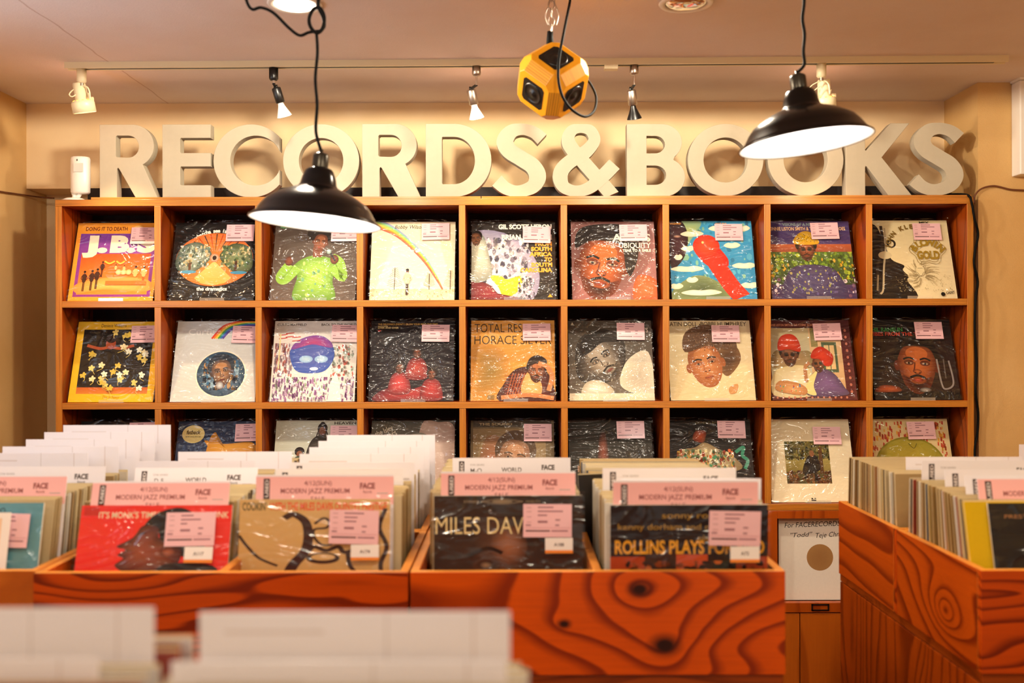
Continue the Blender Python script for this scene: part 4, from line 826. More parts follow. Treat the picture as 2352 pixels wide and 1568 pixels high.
def spotlamp(kind, px, head, tgt, label, lit, energy, col=(1, .68, .36)):
    p = trk(px); root = thing('track_spotlight', label, 'spotlight', p, (0, 0, 0), 'spotlights on the ceiling track')
    H = at(*head) - p; D = (Vector(tgt)).normalized()
    Mx = Matrix.Translation(H) @ D.to_track_quat('Z', 'Y').to_matrix().to_4x4()
    if kind == 'cream':
        m = MB(); m.lathe([(0, 0), (.016, 0), (.016, -.04), (.012, -.046), (0, -.047)], 20); m.cyl((0, 0, -.046), (0, 0, -.056), .007, m=1); obj('adapter', m, [M_cream, M_steel], root)
        m = MB(); m.tube([(0, 0, -.054), (.018, 0, -.06), (.026, 0, -.075), (.028, 0, -.1), tuple(H + D*-.02 + Vector((.024, 0, 0)))], .0028); m.cyl(H + Vector((.016, 0, -.0)), H + Vector((.038, 0, 0)), .008); m.tube([(-.004, 0, -.056), (-.03, 0, -.07), (-.042, 0, -.085), (-.03, 0, -.092), (-.006, 0, -.075), (.0, 0, -.085)], .002); obj('yoke', m, M_cream, root)
        m = MB(); m.lathe([(0, -.055), (.019, -.055), (.021, -.05), (.022, .0), (.036, .008), (.038, .014), (.038, .045), (.034, .045), (.033, .02), (.0, .018)], 28, M=Mx); hd = obj('lamp_head', m, M_cream, root)
        m = MB(); m.lathe([(0, .022), (.028, .022), (.03, .034), (0, .036)], 24, M=Mx)
        for k in range(10): an = R(36*k); q = Mx @ Vector((.0285*math.cos(an), .0285*math.sin(an), .0045)); m.cyl(q, q + (Mx.to_3x3() @ Vector((.3*math.cos(an), .3*math.sin(an), -1))).normalized()*.0015, .0035, n=8, m=1)
        obj('bulb', m, [M_bulb, M_glow], hd)
        ld = .05
    else:
        body = M_black if kind == 'black' else M_steel
        m = MB(); (m.lathe([(0, 0), (.0155, 0), (.0155, -.036), (.012, -.042), (0, -.043)], 20) if kind == 'black' else m.lathe([(0, 0), (.014, 0), (.015, -.018), (.015, -.026), (.011, -.032), (0, -.032)], 20)); obj('adapter', m, body, root)
        K = H - D*.05; m = MB(); m.cyl((0, 0, -.03), (0, 0, K.z + .005) if kind != 'black' else (0, 0, K.z+.008), .0045 if kind != 'black' else .006, n=12); m.cyl((0, 0, K.z + .006), tuple(K), .005, n=12, m=1); m.cyl(K - Vector((.006, 0, 0)), K + Vector((.006, 0, 0)), .008, n=12, m=1); obj('stem', m, [M_chrome, M_black], root)
        m = MB(); m.lathe([(0, -.048), (.013, -.048), (.0155, -.044), (.0155, .002), (.013, .004), (0, .004)], 22, M=Mx); hd = obj('lamp_holder', m, body, root)
        m = MB(); m.lathe([(.009, .004), (.011, .014), (.0175, .03), (.0245, .046), (.0255, .05)], 26, M=Mx, m=0); m.lathe([(.0255, .05), (.016, .052), (0, .0525)], 26, M=Mx, m=1)
        obj('bulb', m, [{'black': M_white, 'steel': M_bulb_soft, 'dark': M_black}[kind], M_bulb_b if kind == 'black' else (M_bulb if lit else M_black)], hd)
        ld = .06
    if energy:
        if lit and kind != 'black':
            l2 = bpy.data.lights.new('spill', 'POINT'); l2.energy = .3; l2.color = (1, .5, .32); l2.shadow_soft_size = .025; o2 = bpy.data.objects.new('lamp_spill', l2); COL.objects.link(o2); o2.location = p + H + D*.03 + Vector((0, .045, 0))
        li = bpy.data.lights.new('spot', 'SPOT'); li.energy = energy; li.color = col; li.spot_size = R(80); li.spot_blend = 1.; li.shadow_soft_size = .014
        lo = bpy.data.objects.new('spot_beam', li); COL.objects.link(lo); w = p + H + D*ld; lo.location = w; lo.rotation_euler = D.to_track_quat('-Z', 'Y').to_euler()
M_bulb_b = mat('lit_bulb_rim', 'ffffff', .4, emit='f4f0ff', es=6)
M_bulb_soft = mat('glowing_reflector', 'fff4e8', .4, emit='ffe0c0', es=3.5)
spotlamp('cream', 182, (190, 225, 3.40), (.12, .22, -1), 'cream spotlight with wide head at the track end above the motion sensor', 1, 20)
spotlamp('black', 628, (645, 232, 3.40), (.25, .28, -1), 'black spotlight with a white bulb beside the lower pendant cord', 1, 13, (1, .82, .6))
spotlamp('steel', 1096, (1090, 238, 3.40), (.2, .28, -1), 'steel spotlight with a glowing bulb above the letter D', 1, 13)
spotlamp('dark', 1458, (1455, 240, 3.40), (.15, .28, -1), 'steel spotlight with a black bulb above the letter B', 0, 8)
spotlamp('cream', 1885, (1895, 222, 3.40), (.12, .24, -1), 'cream spotlight mostly hidden behind the higher pendant lamp', 1, 10)

# ------------------------------------------------------------------ recessed ceiling lights
def downlight(x, y, lit, label, energy=0):
    t = thing('ceiling_downlight', label, 'ceiling light', (x, y, CZ), (0, 0, 0), 'recessed ceiling lights')
    m = MB(); m.lathe([(.058, -.001), (.072, -.001), (.076, -.004), (.073, -.008), (.058, -.006)], 40, closed=True); obj('trim_ring', m, M_white, t)
    m = MB(); m.lathe([(.058, -.003), (.05, -.010), (.03, -.016), (0, -.018)], 36); obj('lens', m, M_lens_lit if lit else M_chrome, t)
    if energy:
        li = bpy.data.lights.new('downlight', 'SPOT'); li.spot_size = R(180); li.spot_blend = .01; li.shadow_soft_size = .05; li.energy = energy * 2.2; li.color = (1, .86, .66); lo = bpy.data.objects.new('downlight_beam', li); COL.objects.link(lo); lo.location = (x, y, CZ - .055)
    return t
M_lens_lit = mat('lit_lens', 'fff4e4', .3, emit='fff0d8', es=5)
downlight((680-1176)*2.79/F, 2.785, 1, 'lit recessed ceiling light by the knotted lamp cord', 18)
downlight((1577-1176)*2.79/F, 2.785, 0, 'dim glassy recessed ceiling light with a metallic dish', 15)

# ------------------------------------------------------------------ pendant lamps
def pendant(cx, cy, Y, tiltx, tilty, label, cord_fn, energy):
    P = at(cx, cy, Y); t = thing('pendant_lamp', label, 'pendant lamp', P, (0, 0, 0), 'black pendant lamps')
    M = Matrix.Rotation(R(tilty), 4, 'Y') @ Matrix.Rotation(R(tiltx), 4, 'X')
    prof = [(.151, 0), (.1505, .003), (.139, .0125), (.1276, .031), (.116, .0455), (.101, .0555), (.082, .0665), (.0605, .0755), (.0475, .081), (.0425, .087), (.0385, .104), (.033, .119), (.028, .1245), (.0185, .1285)]
    m = MB(); m.lathe(prof, 56, M=M); m.lathe([(r - .0025 if i else r, z - (.0015 if i else 0)) for i, (r, z) in enumerate(prof)], 56, m=1, M=M); m.lathe([(.1505, -.001), (.1525, 0), (.1515, .003), (.15, .002)], 56, M=M, closed=True)
    obj('lamp_shade', m, [M_enamel, M_white_in], t)
    m = MB(); m.lathe([(.0185, .126), (.0185, .155), (.0165, .159), (.009, .163), (.0045, .164), (.0045, .17), (0, .17)], 28, M=M); obj('socket', m, [mat('aged_metal', '3a352c', .3, metal=.7)], t)
    m = MB(); m.lathe([(0, .03), (.018, .034), (.028, .05), (.026, .066), (.014, .09), (.013, .118), (0, .118)], 24, M=M); obj('bulb', m, M_bulb_w, t)
    top = M @ Vector((0, 0, .166)); m = MB(); cord_fn(m, top, P); obj('cord', m, M_cable, t)
    li = bpy.data.lights.new('pendant', 'SPOT'); li.spot_size = R(168); li.spot_blend = .25; li.energy = energy; li.color = (1, .84, .66); li.shadow_soft_size = .028; lo = bpy.data.objects.new('pendant_light', li); COL.objects.link(lo); lo.location = P + M @ Vector((0, 0, .022)); lo.rotation_euler = (M.to_3x3()).to_euler()
def cordL(m, top, P):
    q = lambda x, y, dy=0: at(x, y, 2.3 + dy) - P
    m.tube([top, q(727, 300), q(730, 240), q(726, 180), q(731, 120), q(729, 75)], .0036)
    m.tube([q(729, 76), q(742, 66, -.004), q(747, 40, -.006), q(738, 18), q(722, 20, .006), q(712, 42, .006), q(716, 62), q(730, 74, -.008), q(746, 60), q(744, 38, .01), q(733, 12, .01), q(737, -20), q(742, -80), tuple(Vector((q(742, -100).x, 0, CZ - P.z)))], .0042)
    m.tube([q(738, 70), q(712, 73, -.004), q(690, 80), q(665, 62), q(630, 28), q(602, 16), q(582, 20), q(570, 4), q(564, -30), q(560, -90), tuple(Vector((q(560, -110).x, 0, CZ - P.z)))], .0036)
def cordR(m, top, P):
    q = lambda x, y: at(x, y, 2.3) - P
    m.tube([top, q(1849, 150), q(1847, 120), q(1850, 80), q(1845, 45), q(1849, 5), q(1846, -60), tuple(Vector((q(1848, -100).x, 0, CZ - P.z)))], .0038)
pendant(725, 510, 2.3, -2, 4.6, 'black enamel pendant lamp on a knotted cord, hanging lower, before letters C and O', cordL, 5)
pendant(1852, 331, 2.3, -2, -6.2, 'black enamel pendant lamp on a straight cord, hanging higher, before letters O and K', cordR, 5)

# ------------------------------------------------------------------ hanging wooden speaker
SP = at(1271, 187, 2.7)
t = thing('hanging_speaker', 'yellow wooden many-sided speaker with black drivers, hung from a chain', 'speaker', SP)
q1 = Vector((1, 1, 1)).normalized().rotation_difference(Vector((0, 0, 1)))
Rm = q1.to_matrix()
# turn about the vertical so that one of the upper faces looks at the camera
best = min(range(360), key=lambda k: min(((Matrix.Rotation(R(k), 3, 'Z') @ Rm @ Vector(v)) - Vector((0, -.8165, .577))).length for v in ((1, 0, 0), (0, 1, 0), (0, 0, 1))))
Rm = Matrix.Rotation(R(3), 3, 'Y') @ Matrix.Rotation(R(best + 4), 3, 'Z') @ Rm
planes = []
for i in range(3):
    for s in (-1, 1): v = Vector((0, 0, 0)); v[i] = s; planes.append((v, .0775))
for i in range(3):
    for j in range(i+1, 3):
        for a_ in (-1, 1):
            for b_ in (-1, 1): v = Vector((0, 0, 0)); v[i] = a_; v[j] = b_; planes.append((v.normalized(), .0925))
for a_ in (-1, 1):
    for b_ in (-1, 1):
        for c_ in (-1, 1): planes.append((Vector((a_, b_, c_)).normalized(), .0985))
pts = []
for i in range(len(planes)):
    for j in range(i+1, len(planes)):
        for k in range(j+1, len(planes)):
            A = Matrix((planes[i][0], planes[j][0], planes[k][0]))
            if abs(A.determinant()) < 1e-4: continue
            p = A.inverted() @ Vector((planes[i][1], planes[j][1], planes[k][1]))
            if all(n.dot(p) <= d + 1e-6 for n, d in planes) and not any((p - q).length < 1e-5 for q in pts): pts.append(p)
bm = bmesh.new()
for p in pts: bm.verts.new(p)
bmesh.ops.convex_hull(bm, input=bm.verts); bmesh.ops.dissolve_limit(bm, angle_limit=R(1), verts=bm.verts, edges=bm.edges)
for f in bm.faces:
    f.normal_update(); nz = sum(1 for x in f.normal if abs(x) > .3); f.material_index = {1: 0, 2: 1, 3: 0}[nz]
me = bpy.data.meshes.new('cabinet'); bm.to_mesh(me); bm.free(); me.materials.append(M_yellow)
M_yedge = ply('speaker_ply_edge', 'Z', 'e8a028', 'a86a14'); me.materials.append(M_yedge)
me.color_attributes.new('Col', 'FLOAT_COLOR', 'POINT')
o = obj('cabinet', me, [], t, .0015); o.matrix_local = Rm.to_4x4()
for i in range(3):
    for s in (-1, 1):
        v = Vector((0, 0, 0)); v[i] = s; n = Rm @ v
        e1 = Rm @ Vector([(1 if k == (i+1) % 3 else 0) for k in range(3)]); e2 = n.cross(e1)
        Mf = Matrix((e1, e2, n)).transposed().to_4x4(); Mf.translation = n * .0777
        m = MB(); hs = .037; c_ = .008
        ringp = [(-hs + c_, -hs), (hs - c_, -hs), (hs, -hs + c_), (hs, hs - c_), (hs - c_, hs), (-hs + c_, hs), (-hs, hs - c_), (-hs, -hs + c_)]
        m.add([Mf @ Vector((x, y, .0006)) for x, y in ringp], [tuple(range(8))], 0)
        m.lathe([(.031, .0008), (.029, .0035), (.026, .0012), (.012, -.0 + .0008), (.009, .0035), (0, .0045)], 24, M=Mf, m=1)
        obj('driver', m, [M_black, mat('black_cone', '141211', .3)], t)
m = MB(); m.tube([(-.006, 0, .09), (-.007, 0, .12), (-.006, 0, .135)], [.012, .009, .008], smooth_path=False); obj('strap', m, M_cable, t)
m = MB(); zt_ = CZ - SP.z; z = .128; k = 0
while z < zt_ - .004:
    ax = Vector((1, 0, 0)) if k % 2 else Vector((.2, 1, 0)).normalized(); w_ = .008
    m.tube([Vector((-.003, 0, z + .013)) + ax*w_*math.cos(an) + Vector((0, 0, .014*math.sin(an))) for an in [i*math.pi/5 for i in range(10)]], .0016, n=6, closed=True, sub=2); z += .022; k += 1
for an in (.01, -.012): m.tube([(an, -.004, .15), (an*1.6, -.006, .18), (an*.6, 0, .215), (an*1.3, 0, .235)], .0014, n=6)
m.cyl((-.003, 0, zt_ - .012), (-.003, 0, zt_), .018, n=20); obj('chain', m, M_steel, t)
m = MB(); q = lambda x, y, d=0: at(x, y, 2.7 + d) - SP
m.tube([tuple(Vector((q(1313, -8).x, .04, zt_))), q(1311, 5, .03), q(1303, 45, -.05), q(1295, 85, -.11), q(1288, 120, -.115), q(1284, 155, -.12), q(1285, 190, -.12), q(1295, 225, -.115), q(1316, 253, -.1), q(1345, 268, -.04), q(1366, 255, .0), q(1371, 225, .03), q(1360, 197, .04), q(1345, 178, .03), q(1330, 172, .02)], .0036); obj('cable', m, M_cable, t)
m = MB(); m.lathe([(0, zt_), (.014, zt_), (.012, zt_ - .006), (0, zt_ - .007)], 20, M=Matrix.Translation((q(1313, 0).x, .04, 0))); obj('ceiling_clip', m, M_white, t)

# ------------------------------------------------------------------ wires and wall boxes
q = at
m = MB(); m.tube([q(2150, 453, 3.68), q(2195, 449, 3.67), q(2225, 452, 3.63), q(2233, 470, 3.62), q(2239, 505, 3.62), q(2247, 540, 3.64), q(2240, 580, 3.62), q(2238, 610, 3.62), q(2246, 650, 3.64), q(2241, 690, 3.62), q(2239, 760, 3.62), q(2243, 840, 3.63), q(2240, 900, 3.62), q(2246, 950, 3.64), q(2244, 1000, 3.64), q(2238, 1035, 3.63), q(2240, 1120, 3.63), q(2241, 1300, 3.63)], .0045)
tag(obj('power_cable', m, M_cable), 'black cable running down the end of the bookcase beside the wall', 'cable')
m = MB(); m.tube([q(2238, 470, 3.655), q(2240, 452, 3.655), q(2256, 436, 3.655), q(2285, 430, 3.655), q(2320, 438, 3.655), q(2352, 440, 3.655), q(2420, 443, 3.655)], .0032); tag(obj('wall_wire', m, M_brown), 'brown wire along the wall from the bookcase corner under the white wall box', 'wire')
m = MB(); m.tube([q(-60, 424, 3.55), q(0, 436, 3.72), q(60, 445, 3.92), q(95, 450, 4.0), q(125, 452, 4.0)], .003); tag(obj('wall_wire', m, M_brown), 'thin brown wire along the wall toward the bookcase end by the sensor', 'wire')
m = MB(); p0 = q(2338, 190, 3.62); p1 = q(2440, 405, 3.62); m.box(p0.x, p1.x, 3.60, 3.664, p1.z, p0.z); m.box(p0.x - .006, p1.x, 3.59, 3.664, p0.z, p0.z + .022); tag(obj('wall_box', m, M_white, None, .004), 'white cover box on the wall above the brown wire', 'cover box')

# ------------------------------------------------------------------ record crates
CB, CT = .80, 1.002
def crate(x0, x1, y0, y1, label, fmat, smat=None, div=True, dz=0, group=None):
    t = thing('record_crate', label, 'crate', ((x0+x1)/2, y0, CB + dz)); b = .017
    def rl(m): m.v = [(x - (x0+x1)/2 if not G else x, y - y0 if not G else y, z - CB) for x, y, z in m.v]; return m
    G = False
    W0 = lambda m: m
    def put(name, bx, mats, idx):
        m = MB(); m.box(*bx); m.m = idx
        o = obj(name, m, mats, t, .0015); o.location = (-(x0+x1)/2, -y0, -CB); return o
    z0, z1 = CB, CT; E = M_crate_edge
    # faces: -x, +x, -y, +y, bottom, top
    put('front_board', (x0 + .0005, x1 - .0005, y0, y0 + b, z0, z1), [fmat, M_crate_edge], [0, 0, 0, 0, 0, 1])
    put('back_board', (x0 + b, x1 - b, y1 - b, y1, z0, z1), [M_crate_in, M_crate_edge], [0, 0, 0, 0, 0, 1])
    for xx in (x0, x1 - b): put('side_board', (xx, xx + b, y0 + b, y1, z0, z1), [smat or M_crate_side, M_crate_edge_y, M_ply_x], [0, 0, 2, 0, 0, 1])
    if div: put('divider', ((x0+x1)/2 - b/2, (x0+x1)/2 + b/2, y0 + b, y1 - b, z0 + .012, z1), [M_crate_in, M_crate_edge_y], [0, 0, 0, 0, 0, 1])
    put('bottom_board', (x0 + b, x1 - b, y0 + b, y1 - b, z0, z0 + .012), [M_crate_in], [0]*6)
    return t
def stand(x0, x1, y0, y1, label, dz=0, inset=.004):
    t = thing('display_stand', label, 'stand', ((x0+x1)/2, y0, 0)); z1 = CB + dz - .001; b = .02
    def put(name, bx, mt): m = MB(); m.box(*bx); o = obj(name, m, mt, t, .0015); o.location = (-(x0+x1)/2, -y0, 0)
    put('side_panel', (x0 + inset, x0 + inset + b, y0 + inset, y1, 0, z1 - .022), M_stand); put('side_panel', (x1 - inset - b, x1 - inset, y0 + inset, y1, 0, z1 - .022), M_stand)
    put('front_panel', (x0 + inset + b, x1 - inset - b, y0 + inset + .006, y0 + inset + .024, 0, z1 - .022), M_stand); put('back_panel', (x0 + inset + b, x1 - inset - b, y1 - .02, y1, 0, z1 - .022), M_stand)
    put('top_board', (x0 + inset, x1 - inset, y0 + inset, y1, z1 - .02, z1 - .0), M_shelf_h)
Y0, Y1, Y2 = 1.938, 2.367, 2.785
XA, XB, XC, XD = -1.665, -.934, -.2017, .5313
crate(XA, XB - .003, Y0 + .02, Y1 - .002, 'pale plywood record crate at the table end, holding the teal sleeve', M_crate_light)
crate(XB, XC - .0015, Y0, Y1 - .002, 'banded orange plywood crate holding the red and the tan front records', M_crate_front2)
crate(XC + .0015, XD, Y0, Y1 - .002, 'orange plywood crate with swirling grain and two dark knots', M_crate_front)
crate(XA, XB - .003, Y1 + .002, Y2, 'back crate behind the pale crate, packed with white divider cards', M_crate_light)
crate(XB, XC - .0015, Y1 + .002, Y2, 'back crate behind the banded crate of red and tan records', M_crate_front2)
crate(XC + .0015, XD, Y1 + .002, Y2, 'back crate behind the crate with swirling knotty grain', M_crate_front2)
DX0 = .912; DX1 = 1.645
crate(DX0, DX1, Y0, Y1 - .002, 'near crate of the side table, holding the black sleeve and a yellow-edged record', M_crate_front2)
crate(DX0, DX1, Y1 + .002, Y2, 'far crate of the side table next to the framed white sleeve', M_crate_front2)
stand(XA, XB - .003, Y0 + .02, Y2, 'plywood stand below the pale crate'); stand(XB, XD, Y0, Y2, 'plywood stand below the two middle record crates'); stand(DX0, DX1, Y0, Y2, 'plywood stand with upright grain below the side table crates')
FX0, FX1 = -.655, .035; FD = .04
t = crate(FX0, FX1, .62, 1.06, 'blurred crate closest to the viewer, full of white divider cards', M_crate_front2, dz=FD); stand(FX0, FX1, .62, 1.06, 'plywood stand below the closest blurred crate', dz=FD)

# packed records: one mesh, copied; each copy has its own colour, thickness and lean
m = MB(); m.box(-.157, .157, 0, .004, 0, .314, 0); m.box(-.1573, .1573, .0013, .0021, 0, .3165, 1)
M_edge = mat('sleeve_edge_plastic', 'cdb88c', .2, coat=.8)
jm = m.mesh('packed_record', [M_jacket, M_edge])
# stack: (column centre, first Y, last Y, count, lean first, lean last, palette, label)
TAN = ['a8844c', 'c8a868', 'e0cca0', '7c5a30', 'd8c090', 'f0e4cc', '946c3c', '5c4428', 'b89864']
MIX = TAN + ['e8e4dc', 'f0ece4', '2c241c', '4c5c74', 'a03c2c', 'c8902c', '6c7c5c', 'd8d0c0']
proto = None
PACK = []; LEAN = []
def lean_at(cx, y):
    for c, ya, yb, la, lb in LEAN:
        if abs(c - cx) < .09 and ya - .03 <= y <= yb + .03: return la + (lb - la) * min(1, max(0, (y - ya) / (yb - ya)))
    return None
def stack(cx, ya, yb, n, la, lb, pal, label, dz=0, jit=.004, th=(.8, 2.6)):
    LEAN.append((cx, ya, yb, la, lb)); H_ = .318
    top = lambda f: ya + (yb - ya) * f + H_ * math.sin(R(la + (lb - la) * f))
    for i in range(n):
        f = i / max(1, n-1); f2 = (i + 1) / max(1, n-1)
        o = bpy.data.objects.new('packed_record', jm); COL.objects.link(o)
        y = ya + (yb - ya) * f; lean = la + (lb - la) * f; gap = min((yb - ya) / max(1, n-1), top(f2) - top(f))
        k = min(gap / .004 * .86 * math.cos(R(lean)), rnd.uniform(*th))
        o.location = (cx + rnd.uniform(-jit, jit), y, CB + .013 + dz); o.rotation_euler = (R(-lean), 0, 0)
        o.scale = (1, k, 1); o.color = lin(rnd.choice(pal)); tag(o, label, 'record', label)
        PACK.append([o, cx, y, k * .004])
def make_room(cx, y, t):
    for p in list(PACK):
        if abs(p[1] - cx) < .09 and p[2] + p[3] + .0012 > y and p[2] < y + t + .0012:
            PACK.remove(p); bpy.data.objects.remove(p[0])
BZ = CB + .013
B1, B2, C1, C2, A2 = -.745, -.39, -.017, .345, -1.125
WH = ['f0ece0', 'e8dcc4', 'dcd0b8', 'c8b48c', 'b09060', 'f4f0e8']
stack(B1, 2.012, 2.255, 21, 17, 14, WH + TAN, 'record packed upright behind the red-covered record')
stack(B2, 2.05, 2.345, 25, 6, 1, WH + TAN, 'record packed upright behind the tan-covered record')
stack(C1, 2.10, 2.345, 20, 3, 1, WH + TAN, 'record packed upright behind the dark brown cover by the crate divider')
stack(C2, 2.0, 2.32, 26, -2, 1, WH + ['f4f0e8']*4, 'record packed upright behind the black cover with yellow lettering')
stack(A2, 2.03, 2.30, 25, 13, 8, WH[:4] + TAN, 'record packed upright behind the teal cover')
stack(A2 - .0, 2.40, 2.755, 18, 2, 0, WH, 'record packed in the back crate behind the pale crate')
stack(B1, 2.40, 2.755, 18, 3, 0, MIX, 'record packed in the back crate behind the red-covered record')
stack(B2, 2.40, 2.755, 22, 2, 0, TAN + ['a03c2c', '5c4428'], 'record packed in the back crate behind the tan-covered record')
stack(C1, 2.40, 2.72, 14, 1, 0, WH, 'record packed in the back crate behind the brown cover')
stack(C2, 2.40, 2.72, 12, 0, 0, MIX, 'record packed in the back crate behind the yellow-lettered cover')
DC = 1.09
stack(DC, 1.988, 2.338, 40, 14, -2, TAN[:1]*2 + MIX, 'record packed behind the black sleeve in the side table crate')
stack(DC, 2.39, 2.765, 40, 5, -4, TAN + ['7c5a30', '5c4428', '8a6a40', 'a8703c'], 'record packed in the far side table crate')
# a few special edges
make_room(C2, 2.33, .014)
o = bpy.data.objects.new('packed_record', jm); COL.objects.link(o); o.location = (DC - .003, 1.9725, BZ); o.rotation_euler = (R(-14), 0, 0); o.scale = (1, 2.6, 1); o.color = lin('f4c808'); tag(o, 'record with a bright yellow edge in the side table crate', 'record')
o = bpy.data.objects.new('packed_record', jm); COL.objects.link(o); o.location = (C2 - .03, 2.36 - .03, BZ + .012); o.rotation_euler = (R(-1), R(-2.5), 0); o.scale = (1, 1.5, 1); o.color = lin('14100c')
o.location = (C2 - .02, 2.335, BZ + .016); tag(o, 'black record sleeve sticking up askew behind the yellow-lettered cover', 'record')

# front records
def front(key, label, cx, y, lean, tp, mark, smp, seed, ts=(.102, .069), sleeve=2):
    global shelfpos; shelfpos = smp
    la = lean_at(cx, y + .02); lean = lean if la is None else la
    return record(key, label, (cx, y, BZ), lean, tagpos=tp, group=None, sleeve=sleeve, seed=seed, shelfmark=mark, edge='e8dcc4', tsize=ts)
front('monk', 'red record sleeve with a dark head in profile, first in its crate', -.738, 1.978, 17, (.58, .95), 'A117', (.81, .725), 51)
front('cookin', 'tan record sleeve with loose black brush drawing, first in its crate', -.41, 2.035, 6, (.6, .93), 'A174', (.84, .705), 52)
front('miles', 'dark brown record sleeve with two large cream words, first in its crate', -.009, 2.085, 4, (.6, .945), 'A188', (.84, .72), 53)
front('rollins', 'black record sleeve with large yellow lettering over orange blocks, first in its crate', .35, 1.985, -3, (.62, .965), 'A72', (.85, .74), 54)
front('prestige', 'black record sleeve with a dim brass player, first in the side table crate', DC + .04, 1.9655, 14, None, None, (0, 0), 55)
front('teal', 'teal record sleeve behind the beige grading guide', A2 - .005, 2.0, 12, (.6, .93), 'A203', (.7, .7), 56)

# grading guide card in front of the teal sleeve
a = Art(.24, .29, .00003); a.rect(0, 0, 1, 1, 'f6ece0').rect(.0, .0, .93, .96, 'f0c8a0', 'f2d0ac'); a.line([(.05, .55), (.4, .55), (.48, .63), (.86, .63), (.82, .05)], .006, 'a06048', False); a.rect(.05, .02, .8, .5, 'f2dcc0'); a.text('FACE', .4, .84, .05, '6a4038', w=.13); a.text('Records', .4, .79, .03, '6a4038', w=.13, shear=.3)
a.text('E+', .36, .44, .05, '6a4038'); a.text('E', .66, .44, .05, '6a4038'); a.text('VG', .6, .16, .05, '6a4038'); a.ell(.73, .84, .07, .06, 'c09078')
for x in (.3, .58):
    for k in range(4): a.rect(x, .34 - k*.03, x + .18, .348 - k*.03, 'c08870')
for x in (.06, .3, .56): a.rect(x, .02, x + .004, .5, 'c89878')
a.mb.box(-.12, .12, 0, .002, 0, .29, 0, lin('f6ece0'))
o = obj('guide_card', a.mb, M_card); o.location = (A2 - .025, 1.985, BZ + .005); o.rotation_euler = (R(-12), 0, 0); tag(o, 'beige printed grading guide card before the teal record sleeve', 'card')

# divider cards
CARDW, CARDH = .289, .352
def card(kind, cx, y, lean, label, code='', dz=0, w=CARDW, h=CARDH, back=False, jit=0, clear=True):
    a = Art(w, h, .00003); top = 1.; k = .052 / h
    a.rect(0, 0, 1, 1, 'ebe5e8', 'ebe5e8')
    ink = '5a5250' if kind == 'white' else '94504e'
    if kind == 'pink': a.rect(0, 1 - .062/h, 1, 1 - .004/h, 'f2b4b0', 'f4bab6')
    if kind == 'blank':
        a.rect(.6, 1 - .05/h, .604, 1, 'c8bcb8'); a.rect(.08, 1 - .02/h, .4, 1 - .017/h, 'd8ccc8'); a.rect(.88, 1 - .05/h, .884, 1 - .0/h, 'c8b4ac')
    else:
        a.rect(.055, 1 - .052/h, .1, 1 - .008/h, '30201e'); a.text('USED', .09, 1 - .046/h, .02 * 1.25, 'f0e4e0', w=.1, rot=90, bold=.02)
        if kind == 'pink':
            a.text('4/12(SUN)', .45, 1 - .022/h, .0098/h, ink, al='c', w=.2, bold=.01); a.text('MODERN JAZZ PREMIUM', .43, 1 - .0385/h, .0105/h, ink, al='c', w=.5, bold=.015); a.text('SALE', .45, 1 - .055/h, .0098/h, ink, al='c', w=.1, bold=.01)
        else:
            a.text('STAR GENRES', .15, 1 - .019/h, .003/h*1.5, '9a908c', w=.12, bold=0); a.text(code, .2, 1 - .036/h, .011/h, ink, al='c', bold=.005); a.text('WORLD', .5, 1 - .034/h, .0108/h, ink, al='c', w=.17, bold=.02)
        a.text('FACE', .81, 1 - .029/h, .0118/h, ink, al='c', w=.11, bold=.05); a.text('Records', .81, 1 - .0385/h, .006/h, ink, al='c', w=.065, shear=.3, bold=.01)
        a.rect(.88, 1 - .04/h, .96, 1 - .038/h, 'b0a4a0')
    a.mb.box(-w/2, w/2, 0, .0015, 0, h, 0, lin('ebe5e8'))
    la = lean_at(cx, y); lean = lean if la is None else la; make_room(cx, y - .0012, .003)
    o = obj('divider_card', a.mb, M_card); o.location = (cx, y, BZ + dz); o.rotation_euler = (R(-lean), 0, 0)
    tag(o, label, 'divider card')
    return o
card('pink', B1 + .005, 1.998, 17, 'pink sale card behind the red record sleeve', dz=.008)
card('pink', B2 - .004, 2.058, 6, 'pink sale card behind the tan record sleeve', dz=.008)
card('pink', C1 + .008, 2.108, 4, 'pink sale card behind the dark brown record sleeve', w=.287, dz=.008)
card('pink', C2 + .0, 1.996, -2, 'pink sale card behind the black sleeve with yellow lettering', dz=.008)
card('pink', DC + .025, 2.0, 12, 'pink sale card behind the black sleeve of the side table crate', dz=.008)
card('pink', A2 + .02, 2.075, 10, 'pink sale card behind the teal record sleeve', dz=.008)
card('white', A2 + .03, 2.275, 8, 'white genre card marked A-C behind the teal record stack', 'A-C')
card('white', B1 + .0, 2.265, 4, 'white genre card marked D-F behind the red-covered stack', 'D-F')
card('white', B2 + .0, 2.225, 0, 'white genre card marked J-L behind the tan-covered stack', 'J-L')
card('white', B2 + .018, 2.30, 0, 'white genre card just behind the card marked J-L', 'J-L', dz=.006)
card('white', C1 + .015, 2.435, 0, 'white genre card marked M-O behind the brown-covered stack', 'M-O')
card('white', DC + .0, 2.30, 0, 'white genre card with black USED tag, tallest in the side table crate', 'A', dz=.008)
card('white', DC + .012, 2.17, 6, 'white genre card in the middle of the side table records', 'D', dz=.0)
card('white', DC + .02, 2.06, 10, 'white genre card right behind the pink card of the side table', 'G', dz=.003)
card('blank', C2 + .015, 2.03, -1, 'white divider card just behind the pink card of the yellow-lettered stack', dz=.006)
card('white', C2 - .005, 2.16, -1, 'second white divider card behind the yellow-lettered stack', 'P-R', dz=.01)
